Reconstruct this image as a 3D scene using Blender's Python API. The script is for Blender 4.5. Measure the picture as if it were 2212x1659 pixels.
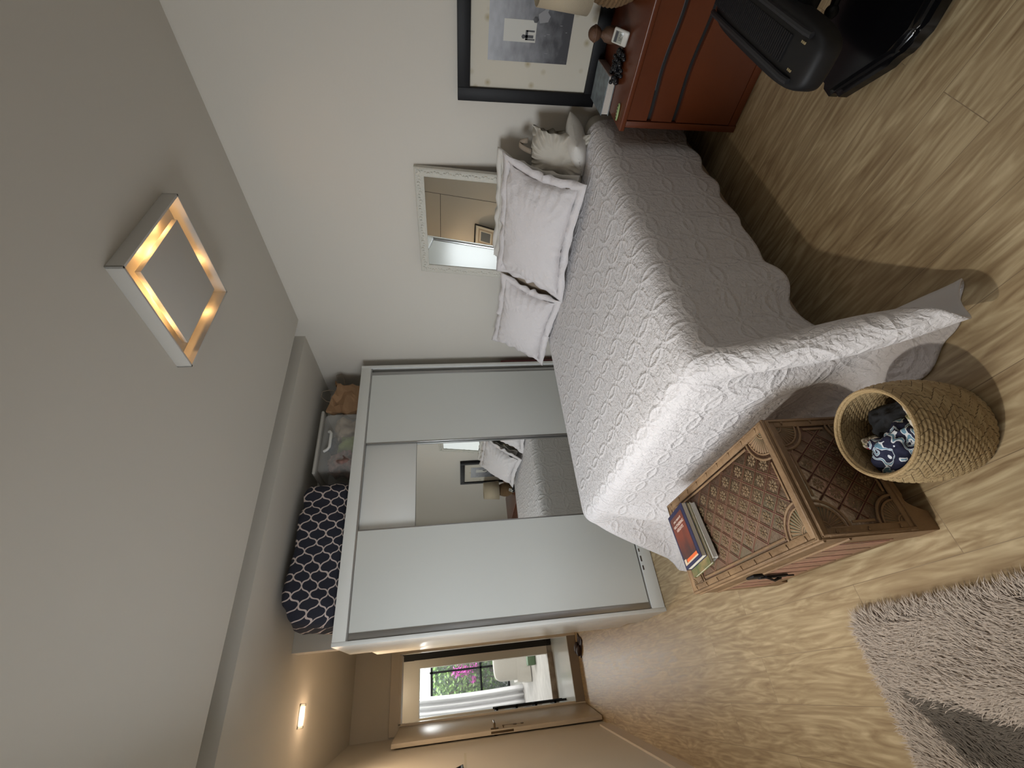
import bpy, bmesh, math, random
import numpy as np
from mathutils import Vector, Matrix, noise as mnoise
PI = math.pi
for o in list(bpy.data.objects): bpy.data.objects.remove(o)
SC = bpy.context.scene; COL = SC.collection

# ------------------------------------------------ camera, world, sun, exposure
cam = bpy.data.cameras.new('camera'); camo = bpy.data.objects.new('camera', cam); COL.objects.link(camo)
cam.sensor_fit = 'HORIZONTAL'; cam.sensor_width = 36.0; cam.lens = 955.0 / 2212.0 * 36.0
cam.clip_start = 0.02; cam.clip_end = 100
yaw, pit, rol = -0.607, 0.136, -0.033
cy, sy = math.cos(yaw), math.sin(yaw); cp, sp = math.cos(pit), math.sin(pit); cr, sr = math.cos(rol), math.sin(rol)
Mx = Matrix(((cr, -sr, 0), (sr, cr, 0), (0, 0, 1))) @ Matrix(((1, 0, 0), (0, cp, -sp), (0, sp, cp))) @ \
     Matrix(((1, 0, 0), (0, 0, -1), (0, 1, 0))) @ Matrix(((cy, sy, 0), (-sy, cy, 0), (0, 0, 1)))
up_right, up_down, fwd = Mx[0], Mx[1], Mx[2]        # the photograph is a portrait view stored turned by 90 degrees
camo.matrix_world = Matrix((
    (up_down[0], up_right[0], -fwd[0], 0.0),
    (up_down[1], up_right[1], -fwd[1], 0.0),
    (up_down[2], up_right[2], -fwd[2], 1.45),
    (0, 0, 0, 1)))
SC.camera = camo

w = bpy.data.worlds.new('world'); SC.world = w; w.use_nodes = True
wn = w.node_tree.nodes; wl = w.node_tree.links
bg = wn['Background']; sky = wn.new('ShaderNodeTexSky'); sky.sky_type = 'HOSEK_WILKIE'
sky.sun_direction = Vector((-0.5, 0.5, 0.7)).normalized(); sky.turbidity = 4
wl.new(sky.outputs[0], bg.inputs[0]); bg.inputs[1].default_value = 1.0

SC.view_settings.view_transform = 'Standard'; SC.view_settings.look = 'None'
SC.view_settings.gamma = 1; SC.view_settings.use_curve_mapping = False
SC.view_settings.exposure = 0.0

def area(name, loc, direction, sx, sy_, power, col):
    l = bpy.data.lights.new(name, 'AREA'); l.shape = 'RECTANGLE'; l.size = sx; l.size_y = sy_
    l.energy = power; l.color = col
    o = bpy.data.objects.new(name, l); COL.objects.link(o); o.location = loc
    o.rotation_euler = Vector(direction).to_track_quat('-Z', 'Y').to_euler(); return o
def spot(name, loc, direction, power, col, size=1.6, blend=.6, rad=.03):
    l = bpy.data.lights.new(name, 'SPOT'); l.energy = power; l.color = col; l.spot_size = size; l.spot_blend = blend
    l.shadow_soft_size = rad
    o = bpy.data.objects.new(name, l); COL.objects.link(o); o.location = loc
    o.rotation_euler = Vector(direction).to_track_quat('-Z', 'Y').to_euler(); return o
# daylight through the window in the left wall, and fill light at an added window behind the camera
area('daylight_left_window', (-1.35, 2.05, 2.05), (1, .02, -.62), 1.5, 1.3, 104, (.90, .95, 1.0))
area('rear_fill_light', (.9, -1.95, 1.7), (.1, 1, -.02), 2.4, 1.3, 9, (1.0, .97, .92))
# daylight in the garden room at the end of the hall
area('daylight_garden', (.3, 11.45, 3.3), (0, .35, -1), 3.0, .5, 150, (1.0, 1.0, .95))
area('daylight_garden_window', (.3, 10.95, 2.45), (0, -1, -.55), 3.0, .5, 90, (.97, 1.0, 1.0))
area('daylight_garden_room', (1.9, 9.6, 2.4), (-.6, -.1, -.8), 1.6, 1.6, 60, (1, .98, .95))
# small ceiling lamp out of frame on the left, casts the crisp floor shadows
spot('left_ceiling_lamp', (-.62, 1.35, 2.60), (.22, .0, -1), 90, (1, .93, .82), 1.5, 1.0, .035)

# ------------------------------------------------ helpers
def nodes(m): return m.node_tree.nodes, m.node_tree.links
def mat(name, col, rough=.6, metal=0.0, bump=None, vary=None, **kw):
    """col: base colour; bump=(scale, strength[, stretch xyz]); vary=(scale, amount, colour2)"""
    m = bpy.data.materials.new(name); m.use_nodes = True; n, l = nodes(m); b = n['Principled BSDF']
    b.inputs['Base Color'].default_value = (*col, 1); b.inputs['Roughness'].default_value = rough
    b.inputs['Metallic'].default_value = metal
    for k, v in kw.items():
        b.inputs[k.replace('_', ' ')].default_value = v
    tc = n.new('ShaderNodeTexCoord')
    if vary:
        nz = n.new('ShaderNodeTexNoise'); nz.inputs['Scale'].default_value = vary[0]; nz.inputs['Detail'].default_value = 6
        rp = n.new('ShaderNodeValToRGB'); rp.color_ramp.elements[0].position = .35; rp.color_ramp.elements[1].position = .68
        rp.color_ramp.elements[0].color = (*col, 1)
        rp.color_ramp.elements[1].color = (*[a * (1 - vary[1]) + c * vary[1] for a, c in zip(col, vary[2])], 1)
        l.new(tc.outputs['Object'], nz.inputs['Vector']); l.new(nz.outputs['Fac'], rp.inputs[0]); l.new(rp.outputs[0], b.inputs['Base Color'])
    if bump:
        nz = n.new('ShaderNodeTexNoise'); nz.inputs['Scale'].default_value = bump[0]; nz.inputs['Detail'].default_value = 5
        mp = n.new('ShaderNodeMapping')
        if len(bump) > 2: mp.inputs['Scale'].default_value = bump[2]
        bp = n.new('ShaderNodeBump'); bp.inputs['Strength'].default_value = bump[1]; bp.inputs['Distance'].default_value = .01
        l.new(tc.outputs['Object'], mp.inputs[0]); l.new(mp.outputs[0], nz.inputs['Vector'])
        l.new(nz.outputs['Fac'], bp.inputs['Height']); l.new(bp.outputs[0], b.inputs['Normal'])
    return m
def math_(n, l, op, a, b=None, c=None):
    x = n.new('ShaderNodeMath'); x.operation = op
    for i, v in enumerate((a, b, c)):
        if v is None: continue
        if isinstance(v, (int, float)): x.inputs[i].default_value = v
        else: l.new(v, x.inputs[i])
    return x.outputs[0]
def mixc(n, l, f, a, b):
    x = n.new('ShaderNodeMix'); x.data_type = 'RGBA'
    for i, v in ((0, f), (6, a), (7, b)):
        if isinstance(v, (int, float)): x.inputs[i].default_value = v
        elif isinstance(v, tuple): x.inputs[i].default_value = (*v, 1) if len(v) == 3 else v
        else: l.new(v, x.inputs[i])
    return x.outputs[2]
def tag(o, label=None, cat=None, group=None, kind=None):
    for k, v in (('label', label), ('category', cat), ('group', group), ('kind', kind)):
        if v: o[k] = v
    return o
def top_of(o):
    while o.parent: o = o.parent
    return o
def thing(name, label, cat, loc=(0, 0, 0), rot=(0, 0, 0), group=None):
    o = bpy.data.objects.new(name, None); o.empty_display_size = .05; COL.objects.link(o)
    o.location = loc; o.rotation_euler = rot; return tag(o, label, cat, group)
def obj(name, bm, m, parent=None, world=True, smooth=True, auto=40):
    """bm in world coordinates unless world=False (then in the top thing's local frame)"""
    if parent is not None and world:
        bm.transform(top_of(parent).matrix_basis.inverted())
    bmesh.ops.recalc_face_normals(bm, faces=bm.faces)
    me = bpy.data.meshes.new(name); bm.to_mesh(me); bm.free()
    if m is not None:
        for mm in (m if isinstance(m, (list, tuple)) else [m]): me.materials.append(mm)
    if smooth:
        for p in me.polygons: p.use_smooth = True
        if auto and hasattr(me, 'set_sharp_from_angle'): me.set_sharp_from_angle(angle=math.radians(auto))
    o = bpy.data.objects.new(name, me); COL.objects.link(o)
    if parent is not None: o.parent = parent
    return o
def struct(name, bm, m, parent=None, **k):
    o = obj(name, bm, m, parent, **k)
    if parent is None: o['kind'] = 'structure'
    return o
def solo(name, bm, m, label, cat, loc, group=None, **k):
    """a thing that is one mesh, origin at loc"""
    bm.transform(Matrix.Translation(-Vector(loc)))
    o = obj(name, bm, m, None, **k); o.location = loc
    return tag(o, label, cat, group)
def B(): return bmesh.new()
def bx(bm, x0, x1, y0, y1, z0, z1, bev=0, seg=2, mi=0, M=None):
    x0, x1 = sorted((x0, x1)); y0, y1 = sorted((y0, y1)); z0, z1 = sorted((z0, z1))
    g = bmesh.ops.create_cube(bm, size=1)['verts']
    bmesh.ops.scale(bm, vec=(x1 - x0, y1 - y0, z1 - z0), verts=g)
    bmesh.ops.translate(bm, vec=((x0 + x1) / 2, (y0 + y1) / 2, (z0 + z1) / 2), verts=g)
    fs = set(f for v in g for f in v.link_faces)
    if bev:
        es = list(set(e for v in g for e in v.link_edges))
        r = bmesh.ops.bevel(bm, geom=es, offset=min(bev, .49 * min(x1 - x0, y1 - y0, z1 - z0)), segments=seg, affect='EDGES', profile=.5)
        fs = set(f for f in r['faces']) | set(f for f in fs if f.is_valid)
    vs = set(v for f in fs if f.is_valid for v in f.verts)
    for f in fs:
        if f.is_valid: f.material_index = mi
    if M is not None: bmesh.ops.transform(bm, matrix=M, verts=list(vs))
    return list(vs)
def tube(bm, pts, r, seg=8, cap=True, mi=0):
    pts = [Vector(p) for p in pts]; n = len(pts); rs = r if isinstance(r, (list, tuple)) else [r] * n
    rings = []; prev = None
    for i, p in enumerate(pts):
        t = (pts[min(i + 1, n - 1)] - pts[max(i - 1, 0)])
        if t.length < 1e-9: t = Vector((0, 0, 1))
        t.normalize()
        a = prev if prev is not None else (Vector((0, 0, 1)) if abs(t.z) < .9 else Vector((1, 0, 0)))
        u = (a - t * a.dot(t)).normalized(); v = t.cross(u); prev = u
        rings.append([bm.verts.new(p + (u * math.cos(2 * PI * k / seg) + v * math.sin(2 * PI * k / seg)) * rs[i]) for k in range(seg)])
    for a, b in zip(rings[:-1], rings[1:]):
        for k in range(seg):
            f = bm.faces.new((a[k], a[(k + 1) % seg], b[(k + 1) % seg], b[k])); f.material_index = mi
    if cap:
        for rr in (rings[0][::-1], rings[-1]):
            f = bm.faces.new(rr); f.material_index = mi
    return rings
def lathe(bm, prof, c=(0, 0, 0), seg=32, cap0=True, cap1=True, mi=0, fn=None):
    rings = []
    for (r, z) in prof:
        ring = []
        for k in range(seg):
            a = 2 * PI * k / seg; rr = fn(r, z, a) if fn else r
            ring.append(bm.verts.new((c[0] + rr * math.cos(a), c[1] + rr * math.sin(a), c[2] + z)))
        rings.append(ring)
    for a, b in zip(rings[:-1], rings[1:]):
        for k in range(seg):
            f = bm.faces.new((a[k], a[(k + 1) % seg], b[(k + 1) % seg], b[k])); f.material_index = mi
    if cap0: bm.faces.new(rings[0][::-1]).material_index = mi
    if cap1: bm.faces.new(rings[-1]).material_index = mi
    return rings
def ball(bm, c, r, sub=2, sc=(1, 1, 1), R=None, mi=0):
    g = bmesh.ops.create_icosphere(bm, subdivisions=sub, radius=r)['verts']
    bmesh.ops.scale(bm, vec=sc, verts=g)
    if R is not None: bmesh.ops.transform(bm, matrix=R.to_4x4(), verts=g)
    bmesh.ops.translate(bm, vec=c, verts=g)
    for v in g:
        for f in v.link_faces: f.material_index = mi
    return g
def prism(bm, poly, axis, a, b, mi=0, M=None):
    """poly: 2-D outline in the two other axes (in x,y,z order), extruded along axis from a to b"""
    def mk(p, t):
        q = list(p); q.insert('xyz'.index(axis), t); return bm.verts.new(q)
    A = [mk(p, a) for p in poly]; Bq = [mk(p, b) for p in poly]; n = len(poly)
    fs = [bm.faces.new(A[::-1]), bm.faces.new(Bq)]
    for i in range(n): fs.append(bm.faces.new((A[i], A[(i + 1) % n], Bq[(i + 1) % n], Bq[i])))
    for f in fs: f.material_index = mi
    if M is not None: bmesh.ops.transform(bm, matrix=M, verts=A + Bq)
    return A + Bq
def grid(bm, F, nu, nv, closed_u=False, mi=0):
    V = [[bm.verts.new(F(i / (nu if closed_u else nu - 1), j / (nv - 1))) for j in range(nv)] for i in range(nu)]
    for i in range(nu if closed_u else nu - 1):
        for j in range(nv - 1):
            f = bm.faces.new((V[i][j], V[(i + 1) % nu][j], V[(i + 1) % nu][j + 1], V[i][j + 1])); f.material_index = mi
    return V
def solidify(o, t, off=0):
    s = o.modifiers.new('thickness', 'SOLIDIFY'); s.thickness = t; s.offset = off; return o
def subsurf(o, n=1):
    s = o.modifiers.new('smooth', 'SUBSURF'); s.levels = n; s.render_levels = n; return o
def fbm(x, y, z, s=1.0, o=3): return mnoise.fractal(Vector((x * s, y * s, z * s)), 1.0, 2.0, o)
CLOTH = [
4995,2176,365,0,0,72,0,0,72,-1,0,73,0,0,72,0,0,73,0,0,73,-1,0,73,0,0,73,0,0,74,0,0,73,0,8,75,0,22,71,1,55,55,1,72,22,1,76,4,4,78,1,0,72,0,0,72,1,0,72,0,0,71,0,0,72,-1,0,72,0,0,71,-1,0,72,-1,0,72,-1,0,72,-1,0,71,-1,0,72,0,0,72,0,0,71,0,0,72,
0,0,72,0,0,72,0,0,71,0,0,72,0,0,72,0,0,71,1,0,72,1,0,72,1,0,72,1,0,71,1,0,72,0,0,72,1,0,71,0,0,72,0,0,72,-1,0,72,0,0,71,-1,0,72,-1,0,72,-1,0,71,-1,0,72,-1,0,72,0,0,72,0,-4,79,1,-1,73,-1,-1,77,-13,-1,59,-45,0,33,-70,0,10,-73,0,2,-75,1,0,-72,
0,0,-74,0,0,-73,0,0,-73,1,0,-73,0,0,-73,0,0,-72,1,0,-72,0,0,-72,4924,2177,334,-1,0,79,0,0,78,0,0,78,0,0,76,0,0,76,-1,0,75,0,0,75,0,0,74,0,0,75,0,0,73,0,7,75,0,22,72,1,55,54,1,73,22,1,75,3,3,78,0,0,72,0,0,72,0,0,72,0,0,71,0,0,72,0,0,72,0,0,
71,0,0,72,-1,0,72,0,0,72,0,0,71,-1,0,72,0,0,72,0,0,71,0,0,72,0,0,72,0,0,72,0,0,71,0,0,72,0,0,72,0,0,71,1,0,72,0,0,72,0,0,72,1,0,71,0,0,72,0,0,72,0,0,71,0,0,72,0,0,72,0,0,72,0,0,71,0,0,72,-1,0,72,0,0,71,0,0,72,-1,0,72,0,0,72,0,-3,78,1,-1,74,
-2,-1,76,-12,0,60,-46,-1,32,-70,0,10,-73,0,2,-75,0,0,-73,1,0,-75,0,0,-74,0,0,-75,0,0,-76,1,0,-76,0,0,-76,0,0,-78,0,0,-78,4852,2177,309,0,0,85,0,0,83,0,0,81,0,0,80,0,0,78,-1,0,77,0,0,76,0,0,75,0,0,75,0,1,74,0,6,75,1,22,72,0,55,55,1,74,21,2,
75,3,2,77,-2,0,72,0,0,72,0,0,72,0,0,71,0,0,72,0,0,72,0,0,71,0,0,72,1,0,72,0,0,72,0,0,71,0,0,72,1,0,72,0,0,71,0,0,72,0,0,72,0,0,72,0,0,71,0,0,72,0,0,72,-1,0,71,0,0,72,0,0,72,0,0,72,-1,0,71,0,0,72,0,0,72,0,0,71,0,0,72,0,0,72,0,0,72,0,0,71,0,0,
72,1,0,72,0,0,71,0,0,72,0,0,72,1,0,72,0,-2,77,-1,-1,74,-2,-1,76,-12,-1,61,-46,0,32,-70,0,9,-73,0,2,-75,0,0,-74,0,0,-75,0,1,-76,0,0,-76,0,0,-78,1,0,-78,0,0,-80,0,0,-82,0,0,-83,4781,2177,296,0,0,88,-1,0,85,0,0,84,0,0,81,0,0,79,0,0,78,0,0,77,0,
0,76,-1,0,75,0,1,74,1,6,75,0,22,72,1,55,55,1,73,21,1,76,2,2,77,-2,0,72,0,0,72,0,0,72,0,0,71,0,0,72,0,0,72,0,0,71,0,0,72,1,0,72,1,0,72,1,0,71,1,0,72,0,0,72,1,0,71,0,0,72,1,0,72,-1,0,72,0,0,71,0,0,72,-1,0,72,-1,0,71,0,0,72,-1,0,72,-1,0,72,-1,
0,71,0,0,72,0,0,72,0,0,71,0,0,72,0,0,72,0,0,72,0,0,71,0,0,72,1,0,72,1,0,71,1,0,72,1,0,72,0,0,72,1,-2,77,-2,-1,74,-3,-1,76,-12,-1,61,-46,0,32,-69,0,9,-74,0,2,-75,0,0,-74,0,0,-76,0,0,-76,1,0,-77,0,0,-79,0,0,-80,0,0,-82,0,0,-83,0,0,-86,4709,
2178,298,0,0,88,0,0,85,0,0,83,0,-1,80,0,0,80,0,0,78,0,0,76,0,0,76,0,0,75,0,1,74,0,6,75,1,23,73,0,55,54,1,73,21,1,75,1,2,77,-1,0,72,0,0,72,0,0,72,0,0,71,0,0,72,0,0,72,0,0,71,0,0,72,0,0,72,2,0,72,1,0,71,2,0,72,1,0,72,1,0,71,0,0,72,1,0,72,0,0,
72,-1,0,71,-1,0,72,-1,0,72,-1,0,71,-1,0,72,-2,0,72,-1,0,72,0,0,71,0,0,72,0,0,72,0,0,71,0,0,72,0,0,72,0,0,72,0,0,71,0,0,72,0,0,72,2,0,71,1,0,72,2,0,72,1,0,72,1,-2,77,-3,-1,74,-4,0,76,-12,-1,61,-45,0,32,-70,-1,9,-74,0,2,-75,0,0,-74,0,0,-76,0,
0,-76,1,0,-77,0,0,-78,0,0,-80,0,0,-82,0,0,-83,0,1,-85,4638,2178,315,0,0,84,0,0,81,0,0,81,0,0,78,-1,0,78,0,0,77,0,-1,76,0,0,75,0,0,75,0,1,74,0,6,74,1,22,73,0,56,54,1,73,21,1,75,1,2,77,-1,0,72,0,0,72,0,0,72,0,0,71,0,0,72,0,0,72,0,0,71,0,0,72,
0,0,72,2,0,72,2,0,71,1,0,72,2,0,72,1,0,71,1,0,72,0,0,72,0,0,72,0,0,71,-1,0,72,-2,0,72,-1,0,71,-2,0,72,-2,0,72,-1,0,72,0,0,71,0,0,72,0,0,72,0,0,71,0,0,72,0,0,72,0,0,72,0,0,71,0,0,72,0,0,72,2,0,71,2,0,72,1,0,72,2,0,72,1,-2,77,-4,-1,74,-4,0,76,
-12,-1,61,-45,0,32,-70,0,9,-74,0,2,-75,0,0,-74,0,0,-75,0,0,-75,0,0,-76,0,0,-77,0,0,-78,0,0,-79,0,1,-81,0,0,-82,4566,2180,342,0,-1,78,0,0,76,1,-1,76,-1,0,76,1,0,75,-1,0,74,0,-1,75,0,0,74,1,0,74,0,1,74,0,6,75,0,23,72,1,55,54,1,73,21,1,75,1,1,
77,-1,0,72,0,0,72,0,0,72,0,0,71,0,0,72,0,0,72,0,0,71,0,0,72,0,0,72,2,0,72,2,0,71,2,0,72,1,0,72,2,0,71,0,0,72,1,0,72,0,0,72,-1,0,71,-1,0,72,-1,0,72,-2,0,71,-2,0,72,-2,0,72,-1,0,72,0,0,71,0,0,72,0,0,72,0,0,71,0,0,72,0,0,72,0,0,72,0,0,71,0,0,
72,0,0,72,2,0,71,2,0,72,2,0,72,1,0,72,2,-1,77,-4,-1,74,-5,-1,75,-12,0,62,-45,0,32,-70,-1,9,-74,0,2,-74,0,0,-74,0,0,-74,0,-1,-74,0,0,-75,0,0,-74,0,0,-76,0,0,-75,0,-1,-76,0,0,-77,4495,2180,356,0,-1,74,0,-1,74,0,0,74,0,0,74,0,0,74,0,-1,73,0,0,
74,0,0,73,0,0,75,0,1,73,0,6,75,1,23,72,0,55,54,1,73,21,1,75,1,1,77,-1,0,72,0,0,72,0,0,72,0,0,71,0,0,72,0,0,72,0,0,71,0,0,72,0,0,72,2,0,72,2,0,71,2,0,72,1,0,72,2,0,71,0,0,72,1,0,72,0,0,72,-1,0,71,-1,0,72,-1,0,72,-2,0,71,-2,0,72,-2,0,72,-1,0,
72,0,0,71,0,0,72,0,0,72,0,0,71,0,0,72,0,0,72,0,0,72,0,0,71,0,0,72,0,0,72,2,0,71,2,0,72,2,0,72,1,0,72,1,-1,77,-3,-1,74,-5,-1,75,-12,0,62,-45,0,32,-70,-1,9,-74,0,2,-74,0,0,-73,0,-1,-74,0,0,-74,1,0,-74,0,0,-73,0,-1,-74,0,0,-73,0,0,-74,0,0,-74,
4424,2175,326,0,1,81,0,0,80,0,0,78,0,1,78,0,0,77,0,0,75,0,0,76,0,0,74,0,0,75,0,1,74,1,6,75,0,23,72,1,55,54,0,73,21,1,75,1,1,77,-1,0,72,0,0,72,0,0,72,0,0,71,0,0,72,0,0,72,0,0,71,0,0,72,0,0,72,2,0,72,2,0,71,1,0,72,2,0,72,1,0,71,1,0,72,0,0,72,
0,0,72,-1,0,71,0,0,72,-2,0,72,-1,0,71,-2,0,72,-2,0,72,-1,0,72,0,0,71,0,0,72,0,0,72,0,0,71,0,0,72,0,0,72,0,0,72,0,0,71,0,0,72,0,0,72,2,0,71,1,0,72,2,0,72,2,0,72,1,-1,77,-4,-1,74,-4,0,75,-12,0,62,-45,-1,32,-70,0,9,-74,0,2,-74,0,0,-74,0,-1,-75,
0,0,-75,0,0,-75,0,-1,-76,-1,0,-77,0,-1,-78,0,-1,-79,0,-1,-80,4352,2173,304,0,0,86,0,1,84,0,1,82,0,0,81,0,1,78,0,0,78,0,0,76,0,1,76,0,0,75,1,0,74,0,7,75,0,23,72,1,55,54,0,73,21,1,75,1,1,77,-1,0,72,0,0,72,0,0,72,0,0,71,0,0,72,0,0,72,0,0,71,0,
0,72,0,0,72,2,0,72,1,0,71,1,0,72,2,0,72,1,0,71,0,0,72,0,0,72,0,0,72,0,0,71,-1,0,72,-1,0,72,-1,0,71,-1,0,72,-1,0,72,-2,0,72,0,0,71,0,0,72,0,0,72,0,0,71,0,0,72,0,0,72,0,0,72,0,0,71,0,0,72,0,0,72,2,0,71,1,0,72,1,0,72,2,0,72,1,-1,77,-3,-1,74,-4,
0,75,-12,-1,62,-45,0,32,-70,0,9,-74,0,2,-74,0,0,-75,0,0,-75,0,0,-76,0,0,-77,0,-1,-78,0,0,-79,0,-1,-81,0,-1,-82,0,-1,-84,4281,2170,296,0,1,88,0,1,85,0,2,84,0,1,81,0,0,80,0,1,78,1,0,77,0,1,76,0,0,75,0,1,74,0,6,75,1,23,72,0,55,54,1,73,21,0,75,
2,1,77,-2,0,72,0,0,72,0,0,72,0,0,71,0,0,72,0,0,72,0,0,71,0,0,72,1,0,72,1,0,72,1,0,71,1,0,72,0,0,72,1,0,71,0,0,72,0,0,72,0,0,72,0,0,71,0,0,72,-1,0,72,-1,0,71,0,0,72,-1,0,72,-1,0,72,-1,0,71,0,0,72,0,0,72,0,0,71,0,0,72,0,0,72,0,0,72,0,0,71,0,0,
72,1,0,72,1,0,71,1,0,72,0,0,72,1,0,72,1,-1,77,-2,0,74,-3,0,75,-12,-1,62,-45,0,32,-70,0,9,-74,-1,2,-74,0,0,-75,0,0,-75,0,1,-77,0,0,-77,0,0,-79,0,1,-80,0,0,-82,0,1,-83,0,1,-87,4209,2173,303,0,0,86,1,1,84,0,1,83,0,1,80,0,0,79,0,1,78,0,0,77,0,0,
75,0,0,75,0,1,74,0,6,75,1,23,72,0,55,54,0,73,21,1,75,3,1,77,-2,0,72,0,0,72,0,0,72,0,0,71,0,0,72,0,0,72,0,0,71,1,0,72,0,0,72,0,0,72,0,0,71,0,0,72,1,0,72,0,0,71,0,0,72,0,0,72,0,0,72,0,0,71,0,0,72,0,0,72,-1,0,71,0,0,72,0,0,72,0,0,72,0,0,71,-1,
0,72,0,0,72,0,0,71,0,0,72,0,0,72,0,0,72,0,0,71,1,0,72,0,0,72,0,0,71,0,0,72,0,0,72,1,0,72,0,-1,77,0,0,74,-3,-1,75,-12,0,62,-45,0,32,-70,0,9,-73,0,2,-75,0,1,-74,0,0,-76,0,0,-76,0,1,-77,-1,1,-78,1,1,-79,-1,1,-81,0,1,-83,0,1,-85,4138,2182,323,1,
-2,82,0,-1,80,0,0,79,0,-1,78,0,0,78,0,0,76,0,-1,75,0,0,75,0,0,75,1,1,74,0,6,74,0,23,72,1,55,54,0,73,21,1,75,3,0,77,0,0,72,0,0,72,1,0,72,0,0,71,0,0,72,-1,0,72,0,0,71,0,0,72,-1,0,72,0,0,72,0,0,71,-1,0,72,0,0,72,0,0,71,-1,0,72,0,0,72,0,0,72,0,
0,71,1,0,72,0,0,72,0,0,71,1,0,72,0,0,72,1,0,72,0,0,71,0,0,72,0,0,72,1,0,71,0,0,72,0,0,72,-1,0,72,0,0,71,0,0,72,-1,0,72,0,0,71,0,0,72,-1,0,72,0,0,72,0,0,77,1,-1,74,-2,0,75,-12,0,62,-45,-1,32,-69,0,9,-74,0,3,-75,0,0,-74,0,0,-75,0,1,-75,0,0,
-75,-1,1,-77,0,1,-77,0,1,-78,0,2,-80,0,1,-80,4067,2184,353,0,0,75,0,-2,74,0,-1,75,0,-1,74,0,-1,75,0,0,73,0,-1,74,1,0,74,0,-1,74,0,1,74,0,6,74,0,23,72,0,55,54,1,73,21,0,75,4,1,77,1,0,72,1,0,72,0,0,72,0,0,71,0,0,72,-1,0,72,0,0,71,-1,0,72,-1,0,
72,-1,0,72,-1,0,71,-1,0,72,0,0,72,0,0,71,0,0,72,0,0,72,0,0,72,0,0,71,0,0,72,0,0,72,0,0,71,1,0,72,1,0,72,1,0,72,1,0,71,1,0,72,1,0,72,0,0,71,0,0,72,0,0,72,0,0,72,-1,0,71,-1,0,72,-1,0,72,-1,0,71,-1,0,72,-1,0,72,0,0,72,0,-1,77,1,0,74,-1,0,75,
-12,0,62,-45,-1,32,-69,0,9,-74,0,2,-74,0,0,-74,0,1,-74,0,0,-74,0,0,-74,0,0,-73,0,1,-75,0,1,-74,0,0,-74,-1,1,-75,3996,2184,348,0,0,76,0,-1,76,0,-1,75,0,-1,75,0,-2,75,1,0,74,0,-1,74,0,0,74,0,-1,74,0,1,74,0,6,74,1,23,73,0,55,53,0,73,21,1,75,4,
0,77,3,0,72,0,0,72,1,0,72,0,0,71,0,0,72,-1,0,72,-1,0,71,-1,0,72,-1,0,72,-2,0,72,-1,0,71,-1,0,72,0,0,72,0,0,71,0,0,72,0,0,72,0,0,72,0,0,71,0,0,72,0,0,72,0,0,71,1,0,72,2,0,72,1,0,72,1,0,71,2,0,72,0,0,72,1,0,71,0,0,72,0,0,72,-1,0,72,-1,0,71,-1,
0,72,-1,0,72,-2,0,71,-1,0,72,-1,0,72,0,0,72,0,0,77,1,-1,74,-1,0,75,-12,0,61,-45,0,33,-69,0,9,-74,0,2,-74,0,0,-74,-1,0,-74,0,-1,-74,0,0,-74,0,-1,-74,0,0,-75,0,-1,-75,0,-2,-75,0,-1,-76,3924,2182,320,0,-1,82,1,-1,81,0,-1,80,0,0,79,0,-1,77,0,0,
76,0,-1,76,0,0,75,0,0,75,0,1,74,0,6,74,0,23,73,1,55,53,0,73,21,0,75,5,1,77,3,0,72,1,0,72,0,0,72,0,0,71,0,0,72,-1,0,72,-1,0,71,-1,0,72,-2,0,72,-2,0,72,-2,0,71,0,0,72,0,0,72,0,0,71,0,0,72,0,0,72,0,0,72,0,0,71,0,0,72,0,0,72,0,0,71,1,0,72,2,0,
72,1,0,72,2,0,71,2,0,72,1,0,72,0,0,71,0,0,72,0,0,72,-1,0,72,-1,0,71,-1,0,72,-2,0,72,-2,0,71,-2,0,72,0,0,72,0,0,72,0,-1,77,0,0,74,0,0,75,-12,0,61,-45,0,33,-69,0,9,-74,0,2,-75,0,0,-74,0,-1,-75,0,0,-75,0,-1,-76,-1,-1,-76,0,-2,-78,0,-1,-79,0,-1,
-80,0,-1,-81,3853,2172,301,0,1,87,1,1,85,0,0,83,0,1,80,0,1,80,0,0,77,0,0,77,0,0,76,0,1,75,1,0,74,0,7,75,0,23,72,0,55,53,1,73,21,0,75,5,0,77,3,0,72,1,0,72,1,0,72,0,0,71,0,0,72,-1,0,72,-1,0,71,-2,0,72,-2,0,72,-2,0,72,-2,0,71,0,0,72,0,0,72,0,0,
71,0,0,72,0,0,72,0,0,72,0,0,71,0,0,72,0,0,72,0,0,71,1,0,72,2,0,72,2,0,72,1,0,71,2,0,72,1,0,72,1,0,71,0,0,72,0,0,72,-1,0,72,-1,0,71,-2,0,72,-2,0,72,-2,0,71,-2,0,72,0,0,72,0,0,72,0,0,77,0,0,74,0,0,75,-12,0,61,-45,-1,33,-69,0,9,-74,0,2,-75,0,0,
-74,0,-1,-75,0,0,-76,0,-1,-77,-1,-1,-79,0,-1,-79,0,-1,-82,0,-2,-83,0,-1,-85,3782,2165,297,0,2,88,0,2,86,0,1,83,0,2,81,0,1,80,0,1,78,0,1,77,1,1,76,0,0,75,0,1,74,0,7,75,0,23,72,0,55,53,0,73,21,0,75,5,1,77,3,0,72,1,0,72,1,0,72,0,0,71,-1,0,72,0,
0,72,-2,0,71,-1,0,72,-2,0,72,-2,0,72,-2,0,71,0,0,72,0,0,72,0,0,71,0,0,72,0,0,72,0,0,72,0,0,71,0,0,72,0,0,72,0,0,71,1,0,72,2,0,72,2,0,72,1,0,71,2,0,72,1,0,72,1,0,71,0,0,72,-1,0,72,0,0,72,-1,0,71,-2,0,72,-2,0,72,-2,0,71,-2,0,72,0,0,72,0,0,72,
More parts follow.
